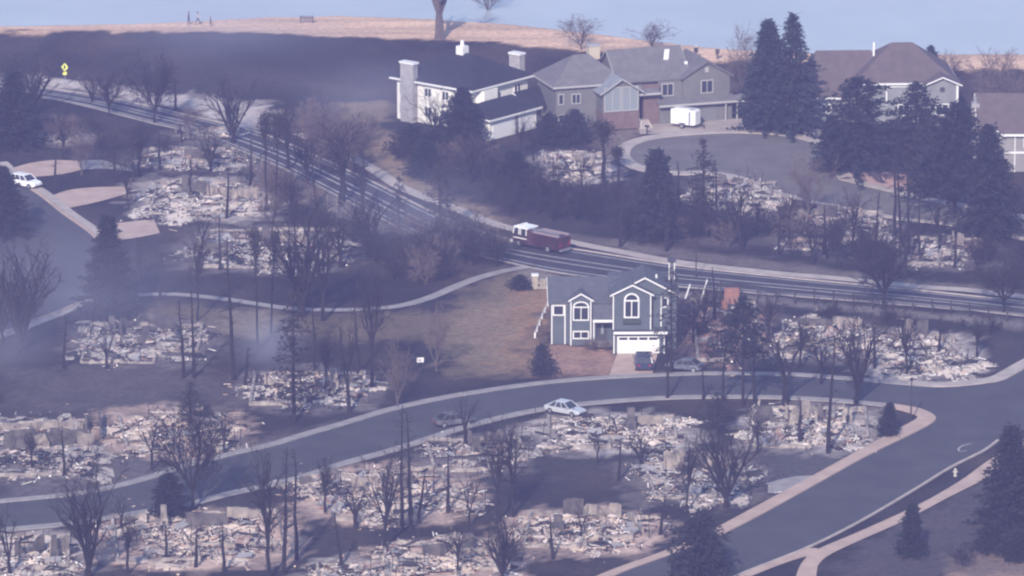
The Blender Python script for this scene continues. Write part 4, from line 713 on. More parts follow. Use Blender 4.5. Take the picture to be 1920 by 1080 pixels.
def ruin(label, x0, x1, y0, y1, kind='pale', yaw=0.0, nd=650, hh=0.7, walls=(), big=8, pale=0.45, studs=0):
    p0 = G((x0 + x1) / 2, (y0 + y1) / 2); sx, sz, sy = mpp(p0); a = (x1 - x0) * sx / 2; b = (y1 - y0) * sy / 2; rz = R(yaw)
    t = thing('house_ruin', label, 'ruin', p0, rz, 'burned house ruins'); rnd = random.Random(int(x0 * 7 + y0)); sd_ = rnd.uniform(0, 99)
    n_ = 40; vs = []; hh *= 0.55
    def lim(th): return 0.80 + 0.55 * noise.noise(Vector((math.cos(th) * 1.9 + sd_, math.sin(th) * 1.9, sd_))) + 0.2 * noise.noise(Vector((math.cos(th) * 6 + sd_, math.sin(th) * 6, sd_)))
    def rr(u, v): r = (abs(u) ** 3 + abs(v) ** 3) ** (1 / 3); return r / lim(math.atan2(v, u))
    def hz(u, v):
        f = max(0, 1 - rr(u, v) ** 2); q = Vector((u * a * 0.5 + sd_, v * b * 0.5, 0)); return f ** 0.7 * (0.06 + hh * 1.2 * max(0, noise.fractal(q, 0.8, 2.0, 5) * 0.9 + 0.2)) - (0.10 if f <= 0 else 0.02)
    for j in range(n_ + 1):
        for i in range(n_ + 1):
            u = (i / n_ * 2 - 1) * 1.25; v = (j / n_ * 2 - 1) * 1.25; vs.append((u * a, v * b, hz(u, v)))
    fs = []
    for j in range(n_):
        for i in range(n_):
            u = ((i + .5) / n_ * 2 - 1) * 1.25; v = ((j + .5) / n_ * 2 - 1) * 1.25
            if rr(u, v) < 1.0 and noise.noise(Vector((u * a * .35 + sd_, v * b * .35, 5))) > -0.32: o = j * (n_ + 1) + i; fs.append((o, o + 1, o + n_ + 2, o + n_ + 1))
    mb = MB(); mb.add(vs, fs); o = mb.build('ash_bed', ASH[kind], t, fix=False); o['kind'] = 'stuff'
    mb = MB(); wts = [pale * 0.35, pale * 0.25, 0.12 if kind != 'warm' else 0.2, 0.7, 0.16 if kind == 'red' else 0.035, 0.25]
    for k in range(int(nd * 3.0)):
        u, v = rnd.gauss(0, .55), rnd.gauss(0, .55); cl = noise.noise(Vector((u * a * .3 + sd_, v * b * .3, 5)))
        r_ = rr(u, v)
        if r_ > 1.35 or rnd.random() < (r_ - .75) * 1.4 or rnd.random() > 0.5 + cl * 1.6: continue
        c = (u * a, v * b, max(hz(u, v), -.02) + 0.03); mi = rnd.choices(range(6), wts)[0]; q = rnd.random()
        if q < 0.5: size = (rnd.uniform(.2, 1.2), rnd.uniform(.04, .09), rnd.uniform(.03, .07)); tilt = .22
        elif q < 0.85: size = (rnd.uniform(.08, .26), rnd.uniform(.06, .18), rnd.uniform(.02, .05)); tilt = .4
        else: size = (rnd.uniform(.08, .2), rnd.uniform(.08, .2), rnd.uniform(.08, .18)); tilt = .6
        M = Matrix.Rotation(rnd.uniform(0, 6.28), 3, 'Z') @ Matrix.Rotation(rnd.gauss(0, tilt), 3, 'X') @ Matrix.Rotation(rnd.gauss(0, tilt), 3, 'Y'); mb.rbox(c, size, M, mi)
    for k in range(studs):
        u, v = rnd.uniform(-.9, .9), rnd.uniform(-.8, .9); z = rnd.uniform(.8, 2.4); mb.tube((u * a, v * b, 0), (u * a + rnd.gauss(0, .15), v * b, z), .06, .05, 4, 3)
    o = mb.build('rubble', DEB, t, fix=False); o['kind'] = 'stuff'
    for k in range(big):
        u, v = rnd.uniform(-.85, .85), rnd.uniform(-.8, .8)
        o = link('charred_beam', beam_me[k % 3], t); o.location = (u * a, v * b, hz(u, v) + .2); o.rotation_euler = (rnd.gauss(0, .2), rnd.gauss(0, .16), rnd.uniform(0, 3.1))
        u, v = rnd.uniform(-.8, .8), rnd.uniform(-.8, .7)
        o = link('fallen_panel', panel_me[k % 4], t); o.location = (u * a, v * b, hz(u, v) + .15); o.rotation_euler = (rnd.gauss(0.15, .2), rnd.gauss(0, .2), rnd.uniform(-.8, .8))
    for k in range(3 if a > 4 else 1):
        u, v = rnd.uniform(-.7, .7), rnd.uniform(-.7, .6); o = link('metal_sheet', sheet_me[k % 3], t); o.location = (u * a, v * b, hz(u, v) + .12); o.rotation_euler = (rnd.gauss(0, .25), rnd.gauss(0, .25), rnd.uniform(0, 6.2)); o.scale = (rnd.uniform(.7, 1.3),) * 3
    if big >= 7: chimney(t, rnd.uniform(-.6, .6) * a, rnd.uniform(.0, .6) * b, rnd.uniform(1.3, 2.5), rnd.choice((0, 1, 1)), rnd.uniform(.8, 1.4))
    s_ = rnd.uniform(.62, .78); q_ = rnd.uniform(-.1, .35)
    for x_0, y_0, x_1, y_1 in ((-s_, -s_, q_, -s_), (q_, -s_, q_, -s_ * .4), (q_, -s_ * .4, s_, -s_ * .4), (s_, -s_ * .4, s_, s_), (s_, s_, -s_, s_), (-s_, s_, -s_, -s_)):
        ragged_wall(t, x_0 * a, y_0 * b, x_1 * a, y_1 * b, 0.45, FOUND, 'foundation_wall', .3)
    for w_ in walls:
        kx = w_[5] if len(w_) > 5 else 0
        ragged_wall(t, w_[0] * a, w_[1] * b, w_[2] * a, w_[3] * b, w_[4], WALLM[kx])
    return t
r = ruin('pale ash ruin with chimney stub beside the pink driveways', 238, 520, 326, 418, 'pale', 0, 900, 0.7, [(-.25,.2,.05,.2,2.0,1),(.05,.2,.2,.1,1.8,0),(.25,.05,.75,.05,1.6,0)], 10, .55, 8); chimney(r, -2.2, 2.0, 2.6, 1)
ruin('grey ruin strip between upper pink driveway and the parkway curve', 235, 480, 272, 322, 'grey', 0, 520, 0.6, [(-.1,.0,.35,.0,1.6,1),(-.8,.2,-.5,.2,.9,1)], 6, .6, 8)
ruin('pale strewn ruin between charred thicket and bare fan tree', 330, 680, 420, 512, 'grey', 0, 900, 0.6, [(-.7,-.1,-.4,-.1,1.3,1),(.1,.3,.5,.25,1.2,0)], 10, .6, 10)
ruin('low white rubble line near conifer at upper left edge', 40, 165, 250, 268, 'pale', 0, 160, 0.4, [], 3, .6)
ruin('scattered pale rubble right of the pale roadside driveway curve', 330, 470, 238, 262, 'grey', 0, 120, 0.3, [], 2, .5)
r = ruin('rubble ring with sooty round foundation below the footpath', 130, 405, 598, 690, 'grey', 0, 850, 0.7, [(-.35,.55,-.3,.15,1.5,1),(-.35,.55,.0,.85,1.6,1),(.0,.85,.4,.55,1.6,1),(.4,.55,.45,.15,1.3,1),(-.3,.15,.1,.0,1.1,1)], 8, .5, 10)
ruin('smoking ruin of charred studs beside the burned dark conifer', 440, 715, 690, 768, 'pale', 0, 800, 0.6, [(-.6,.2,-.1,.1,1.6,0),(.1,.0,.6,.2,1.5,1)], 8, .5, 26)
ruin('ruined walls with sooty openings at left edge above lower road', -40, 200, 778, 905, 'grey', 8, 900, 0.8, [(-.6,.55,.7,.6,1.0,0),(-.6,.0,.7,.1,2.6,1),(-.15,-.05,.1,-.03,2.2,0),(.55,-.02,.8,.05,2.2,0),(.7,.1,.75,.6,1.8,1)], 8, .5, 14)
ruin('bright white ash heap with red debris above lower road', 180, 465, 762, 858, 'warm', 8, 1100, 0.8, [(-.9,.6,-.95,-.2,1.6,1),(.35,.6,.8,.65,1.4,1)], 9, .7, 6)
r = ruin('long pink rubble ruin below lower road with leaning dark trunks', 545, 905, 868, 985, 'warm', 14, 1500, 0.8, [(.0,.2,.35,.2,1.6,1),(-.3,.3,.0,.3,1.2,0),(-.8,.5,-.4,.55,1.0,1)], 12, .55, 20)
ruin('ash heap beside the silver-white sedan below lower road', 985, 1310, 772, 850, 'pale', 0, 1100, 0.8, [(.2,.3,.6,.35,1.4,0),(-.2,-.5,.4,-.7,.6,1)], 10, .55, 10)
r = ruin('dark walled ruin with white rubble below the forked tree', 780, 1010, 815, 890, 'grey', 6, 520, 0.6, [(-.1,.5,.6,.5,2.0,1),(.6,.5,.65,-.1,1.5,1)], 7, .5, 12)
r = ruin('ruin with lit plaster walls at the junction corner', 1385, 1655, 756, 848, 'pale', -2, 1300, 0.8, [(-.75,.2,-.35,.3,2.4,1),(-.35,.3,.1,.35,2.6,0),(.1,.3,.35,.25,2.6,1),(-.3,.1,-.15,.1,2.3,0),(-.75,.2,-.7,.8,1.5,0)], 10, .6, 16)
ruin('ruin with short plaster walls behind the corner driveway', 1170, 1445, 850, 950, 'grey', 4, 1000, 0.7, [(-.4,.5,-.1,.55,2.2,0),(.0,.45,.2,.5,2.0,1),(.3,-.1,.7,-.05,.8,0)], 8, .55, 14)
r = ruin('bright ruin with dark gabled wall near bottom centre', 940, 1235, 950, 1040, 'warm', -4, 1300, 0.9, [(-.25,.55,.0,.65,2.3,1),(.0,.65,.5,.5,2.0,0),(.6,.4,.8,.0,1.4,0)], 10, .65, 10)
ruin('pale ash slope with wall stubs at the lower left below the road', 170, 575, 952, 1062, 'warm', 6, 1500, 0.8, [(-.1,.4,.3,.3,1.8,1),(.3,.7,.7,.6,1.2,0)], 12, .55, 14)
ruin('ruin with burned plaster panels in the bottom left corner', -60, 160, 985, 1110, 'pale', 4, 800, 0.8, [(-.2,.1,.3,.2,2.3,1),(.4,.0,.7,.2,2.2,0)], 7, .6, 12)
ruin('rubble with upright plaster slabs at the bottom edge', 690, 985, 1005, 1100, 'warm', 4, 900, 0.8, [(.1,.4,.6,.3,2.3,0),(-.3,.2,.0,.2,1.6,1),(.65,.0,.9,.0,2.0,1)], 9, .5, 16)
ruin('low white debris at the bottom edge beside charred poles', 560, 760, 1045, 1110, 'pale', 4, 500, 0.5, [], 5, .6, 4)
ruin('pale rubble between white house garage and cul-de-sac', 1010, 1150, 282, 345, 'pale', 0, 520, 0.8, [(-.6,-.2,-.2,-.3,1.6,0),(-.1,.3,.5,.2,1.2,0)], 6, .6, 10)
ruin('grey rubble below the cul-de-sac beside small cone conifer', 1290, 1480, 328, 405, 'pale', -8, 650, 0.6, [(-.5,.6,.0,.5,1.4,1),(.1,.0,.5,-.2,1.0,1)], 6, .6, 14)
ruin('tangled ruin among bare trunks below cul-de-sac street', 1450, 1680, 385, 478, 'grey', -6, 900, 0.7, [(-.3,.5,.0,.45,2.2,1),(.2,.55,.5,.5,1.8,0),(-.6,-.4,-.1,-.5,.6,0)], 9, .55, 18)
ruin('low ruin with rounded tan wall beside trio of tall poles', 1685, 1850, 440, 505, 'grey', -6, 480, 0.6, [(-.1,.4,.2,.5,2.0,1),(.2,.5,.45,.3,2.0,0)], 6, .5, 8)
ruin('ash ruin under forked bare trees beyond the lower road', 1430, 1650, 590, 680, 'pale', -3, 900, 0.6, [(-.4,.5,.1,.5,1.2,1),(.2,.6,.7,.5,1.2,0)], 8, .55, 10)
ruin('bright tumbled ash slope with wall stub right of forked trees', 1600, 1835, 615, 712, 'pale', 10, 1200, 0.9, [(.1,.6,.45,.65,2.4,1),(.5,.65,.85,.5,2.0,0)], 9, .55, 8)
r = ruin('reddish collapsed ruin with brick chimney beside the blue-grey house', 1285, 1440, 548, 692, 'red', 0, 800, 0.9, [(-.8,.2,-.6,.6,2.2,1),(-.5,-.4,-.1,-.3,1.2,1)], 8, .3, 12); chimney(r, 0.9, 9.5, 2.6, 2, 2.4)
for (xa, ya, xb, yb) in ((1311, 575, 1326, 525), (1285, 560, 1294, 534)):
    p = G(xa, ya); mb = MB(); sx, sz, sy = mpp(p); mb.tube((0, 0, 0), ((xb - xa) * sx, .3, (ya - yb) * sz), .09, .08, 5, cap=True); o = mb.build('leaning_post', white_trim); o.location = p
    tag(o, 'tall white leaning post beside brick chimney ruin' if xa > 1300 else 'short white leaning post beside blue-grey house', 'post')
# ------------------------------------------------------------------ trees
bark = mat('bark_burned', (0.009, 0.008, 0.010), 0.95, col2=(0.022, 0.019, 0.022), scale=1.5)
bark_b = mat('bark_grey_brown', (0.085, 0.07, 0.068), 0.95, col2=(0.13, 0.105, 0.10), scale=1.5)
twig = mat('twigs_burned', (0.020, 0.017, 0.020), 0.95)
twig_b = mat('twigs_brown', (0.12, 0.092, 0.085), 0.95)
needle = mat('needles_blue_green', (0.012, 0.020, 0.022), 0.85, col2=(0.026, 0.038, 0.038), scale=0.7)
needle2 = mat('needles_dark', (0.009, 0.012, 0.015), 0.9, col2=(0.019, 0.024, 0.028), scale=0.7)
needle_b = mat('needles_scorched', (0.018, 0.017, 0.019), 0.9, col2=(0.042, 0.036, 0.033), scale=0.8)
UP = Vector((0, 0, 1))
def rv(rnd): return Vector((rnd.gauss(0, 1), rnd.gauss(0, 1), rnd.gauss(0, 1)))
def branchy(seed, H=10.0, limbs=5, trunk=0.22, spread=0.55, r0=0.22, kids=(2, 3, 3), dens=1.0, leader=False, twigr=0.028):
    rnd = random.Random(seed); tr = MB(); cr = MB()
    def grow(p, d, L, r, lev):
        ns = 3 if lev == 1 else (2 if lev < 4 else 1)
        for s in range(ns):
            d = (d + rv(rnd) * (0.10 if lev < 2 else 0.16) + UP * (0.10 if lev < 3 else 0.03)).normalized(); q = p + d * (L / ns); r1 = max(r * (0.86 if lev < 3 else (0.75 if lev < 4 else 0.4)), twigr * 0.6)
            (tr if lev <= 1 else cr).tube(p, q, r, r1, 5 if lev <= 1 else (4 if lev == 2 else 3))
            if lev < 4:
                for k in range(kids[lev - 1]):
                    if rnd.random() > dens * (0.95 if lev < 3 else 0.85): continue
                    ax = d.cross(rv(rnd)).normalized(); c = (Matrix.Rotation(rnd.uniform(0.35, 0.85), 3, ax) @ d); grow(q, c.normalized(), L * rnd.uniform(0.38, 0.62), max(r1 * 0.55, twigr), lev + 1)
            p, r = q, r1
    p = Vector((0, 0, -0.3)); d = UP.copy(); n_ = 3; top = H * trunk
    for s in range(n_): q = Vector((rnd.gauss(0, .06), rnd.gauss(0, .06), top * (s + 1) / n_)); tr.tube(p, q, r0 * (1.25 - .15 * s), r0 * (1.1 - .15 * s), 6); p = q
    for k in range(limbs):
        az = 2 * math.pi * (k + rnd.uniform(-.3, .3)) / limbs; tilt = spread * rnd.uniform(0.35, 1.0) * (0.15 if leader and k == 0 else 1)
        d = Vector((math.sin(tilt) * math.cos(az), math.sin(tilt) * math.sin(az), math.cos(tilt))); grow(p - UP * rnd.uniform(0, top * .25), d, (H - top) * rnd.uniform(0.72, 0.9), r0 * rnd.uniform(0.5, 0.75), 1)
    return tr, cr
def conifer(seed, H=10.0, W=2.4, whorls=26, dens=1.0, prof=0.85, base=0.06, trunk=0.16, leaf=0.34, droop=0.25, gap=0.0, nb=8, blobs=6):
    rnd = random.Random(seed); tr = MB(); cr = MB(); tr.tube((0, 0, -.3), (0, 0, H * .55), trunk, trunk * .6, 6); tr.tube((0, 0, H * .55), (0, 0, H * .98), trunk * .6, .02, 5)
    for i in range(whorls):
        f = i / (whorls - 1); z = H * (base + (1 - base) * f ** 0.95); L0 = W * (1 - f) ** prof + 0.12; side = 1 + 0.25 * math.sin(i * 1.7 + seed)
        for k in range(nb):
            if rnd.random() < gap: continue
            az = 2 * math.pi * k / nb + i * 0.7 + rnd.uniform(-.3, .3); L = L0 * rnd.uniform(0.62, 1.12) * (1 + 0.15 * math.sin(az + seed)) * (side if L0 > W * .3 else 1); d = Vector((math.cos(az), math.sin(az), 0)); p0 = Vector((0, 0, z))
            tip = p0 + d * L + UP * (L * (0.12 - droop * L / W)); tr.tube(p0, tip, .035, .012, 3); nc = max(2, int(L / 0.30))
            for c in range(nc):
                t = (c + .7) / nc
                if t < 0.25 and L > 1: continue
                q = p0.lerp(tip, t)
                for b_ in range(max(1, int(blobs * dens))):
                    o = q + rv(rnd) * 0.12; u = (d * rnd.uniform(.2, 1) + rv(rnd) * .55).normalized() * leaf * rnd.uniform(.6, 1.25); v = u.cross(rv(rnd)).normalized() * leaf * rnd.uniform(.18, .36)
                    cr.add([o - v, o + u, o + v], [(0, 1, 2)])
    return tr, cr
def pole(seed, H=10.0, r=0.14, stubs=16, tuft=0, lean=0.25):
    rnd = random.Random(seed); tr = MB(); cr = MB(); P = [Vector((0, 0, -.3))]; off = Vector((rnd.uniform(-lean, lean), rnd.uniform(-lean, lean), 0))
    for s in range(1, 6): P.append(Vector((0, 0, H * s / 5)) + off * (s / 5) ** 1.6 + Vector((rnd.gauss(0, .05), rnd.gauss(0, .05), 0)))
    for s in range(5): tr.tube(P[s], P[s + 1], r * (1 - .16 * s), r * (1 - .16 * (s + 1)), 6, cap=s == 4)
    for k in range(stubs):
        f = rnd.uniform(0.3, 0.98); z = f * 5; s = min(4, int(z)); p = P[s].lerp(P[s + 1], z - s); az = rnd.uniform(0, 6.28); L = rnd.uniform(.3, 1.0) * (1.25 - f * .6); d = Vector((math.cos(az), math.sin(az), rnd.uniform(-.25, .45))); q = p + d * L
        cr.tube(p, q, .045, .02, 3)
        for j in range(2): cr.tube(p.lerp(q, .6 + .3 * j), q + rv(rnd) * .25, .014, .008, 3)
    for k in range(tuft):
        f = 1 - abs(rnd.gauss(0, .16)); f = max(.6, min(1.0, f)); z = f * 5; s = min(4, int(z)); p = P[s].lerp(P[s + 1], z - s); o = p + Vector((rnd.gauss(0, .42), rnd.gauss(0, .42), rnd.gauss(0, .3))); u = rv(rnd).normalized() * rnd.uniform(.2, .42); v = u.cross(rv(rnd)).normalized() * .09; cr.add([o - v, o + u, o + v], [(0, 1, 2)])
    return tr, cr
VAR = {}; PCT = {'pole': 99, 'tuft': 99, 'spruce': 90, 'dark': 88, 'cone': 90, 'pine': 90, 'globe': 92, 'scorched': 90}
def variant(kind, items, mt, mc):
    VAR[kind] = [(a.mesh('trunk', mt), b.mesh('crown', mc), max(max(v[2] for v in b.v), max(v[2] for v in a.v)), float(np.percentile([max(abs(v[0]), abs(v[1])) for v in b.v], PCT.get(kind, 93)))) for a, b in items]
variant('fan', [branchy(s, 10, 7, .13, .5, .42, (2, 2, 3)) for s in (1, 2, 3, 4)], bark, twig)
variant('fork', [branchy(s, 10, 3, .34, .5, .4, (2, 2, 3), .85) for s in (11, 12, 13)], bark, twig)
variant('tall', [branchy(s, 10, 5, .35, .34, .32, (2, 3, 3), .9, True) for s in (21, 22, 23)], bark, twig)
variant('brown', [branchy(s, 10, 7, .15, .6, .2, (2, 3, 4), 1.0) for s in (31, 32, 33)], bark_b, twig_b)
variant('shrub', [branchy(s, 4, 9, .05, .85, .09, (2, 3, 3), .95, twigr=.024) for s in (41, 42, 43)], bark, twig)
variant('dense', [branchy(s, 10, 8, .28, .75, .24, (3, 3, 4), 1.0, twigr=.028) for s in (46, 47)], bark, twig)
variant('thick', [branchy(48, 12, 4, .34, .5, .75, (2, 3, 3), 1.0, twigr=.03)], bark_b, twig_b)
variant('shrub_brown', [branchy(s, 4, 9, .05, .85, .09, (2, 3, 3), .95, twigr=.024) for s in (44, 45)], bark_b, twig_b)
variant('spruce', [conifer(51, 10, 2.5, 34, nb=10, blobs=8), conifer(52, 10, 2.3, 34, prof=.7, nb=10, blobs=8), conifer(53, 10, 2.6, 28, prof=.95, gap=.12)], bark, needle)
variant('dark', [conifer(61, 10, 2.3, 30, prof=.6, base=.03, nb=10, blobs=9), conifer(62, 10, 2.1, 32, prof=.75, base=.03, nb=10, blobs=9)], bark, needle2)
variant('cone', [conifer(71, 4, 1.05, 16, prof=.7, base=.02, leaf=.26, trunk=.07, nb=12, blobs=13), conifer(72, 4, 1.15, 16, prof=.5, base=.02, leaf=.26, trunk=.07, nb=12, blobs=13)], bark, needle2)
variant('scorched', [conifer(81, 10, 1.9, 22, .5, .7, .18, gap=.4), conifer(82, 10, 1.7, 20, .45, .55, .25, gap=.45), conifer(83, 10, 2.2, 18, .5, .45, .35, gap=.35)], bark, needle_b)
variant('pole', [pole(s, 10, .2, 24) for s in (91, 92, 93, 94)], bark, twig)
variant('tuft', [pole(s, 10, .19, 16, 900) for s in (96, 97)], bark, needle_b)
variant('pine', [conifer(101, 10, 3.2, 26, 1.0, .6, .16, gap=.18, leaf=.36), conifer(102, 10, 3.0, 26, 1.0, .5, .2, gap=.15, leaf=.36)], bark, needle2)
variant('parasol', [conifer(121, 10, 2.6, 16, 1.0, .5, .48, gap=.25, leaf=.38)], bark, needle2)
variant('globe', [conifer(111, 3, 1.7, 14, 1.2, .5, .04, leaf=.26, trunk=.08, droop=.1, nb=10), conifer(112, 3, 1.6, 14, 1.1, .42, .04, leaf=.26, trunk=.08, droop=.1, nb=10)], bark, needle2)
NAMES = {'parasol': 'pine_tree', 'dense': 'bare_tree', 'thick': 'bare_tree', 'fan': 'bare_tree', 'fork': 'bare_tree', 'tall': 'bare_tree', 'brown': 'bare_tree', 'shrub': 'burned_shrub', 'shrub_brown': 'bare_shrub', 'spruce': 'spruce_tree', 'dark': 'conifer_tree', 'cone': 'cone_shrub', 'scorched': 'scorched_conifer', 'pole': 'dead_tree', 'tuft': 'burned_pine', 'pine': 'pine_tree', 'globe': 'evergreen_shrub'}
CATS = {'shrub': 'shrub', 'shrub_brown': 'shrub', 'cone': 'shrub', 'globe': 'shrub'}
trnd = random.Random(5); cnt = {}
def tree(kind, px, py, top, label, wpx=None, group=None, lean=0.0, gp=None):
    p = gp or G(px, py); sx, sz, sy = mpp(p); vs = VAR[kind]; cnt[kind] = cnt.get(kind, 0) + 1; tm, cm, hh, ww = vs[cnt[kind] % len(vs)]
    s = (py - top) * sz / hh if gp is None else top; w_ = s if wpx is None else (wpx * sx / 2) / ww
    if wpx is None and kind in ('pole', 'tuft'): w_ = max(s, 0.9) ** 0.5 * 1.15
    t = thing(NAMES[kind], label, CATS.get(kind, 'tree'), p, trnd.uniform(0, 6.28) if not lean else 0, group); t.scale = (w_, w_, s)
    if kind in ('pole', 'tuft', 'fork', 'tall'): t.rotation_euler = (trnd.gauss(0, .03), trnd.gauss(0, .045), t.rotation_euler[2])
    if lean: t.rotation_euler = (0, lean, 0)
    link('trunk', tm, t); link('crown', cm, t); return t
GRP = 'burned trees around the ruins'
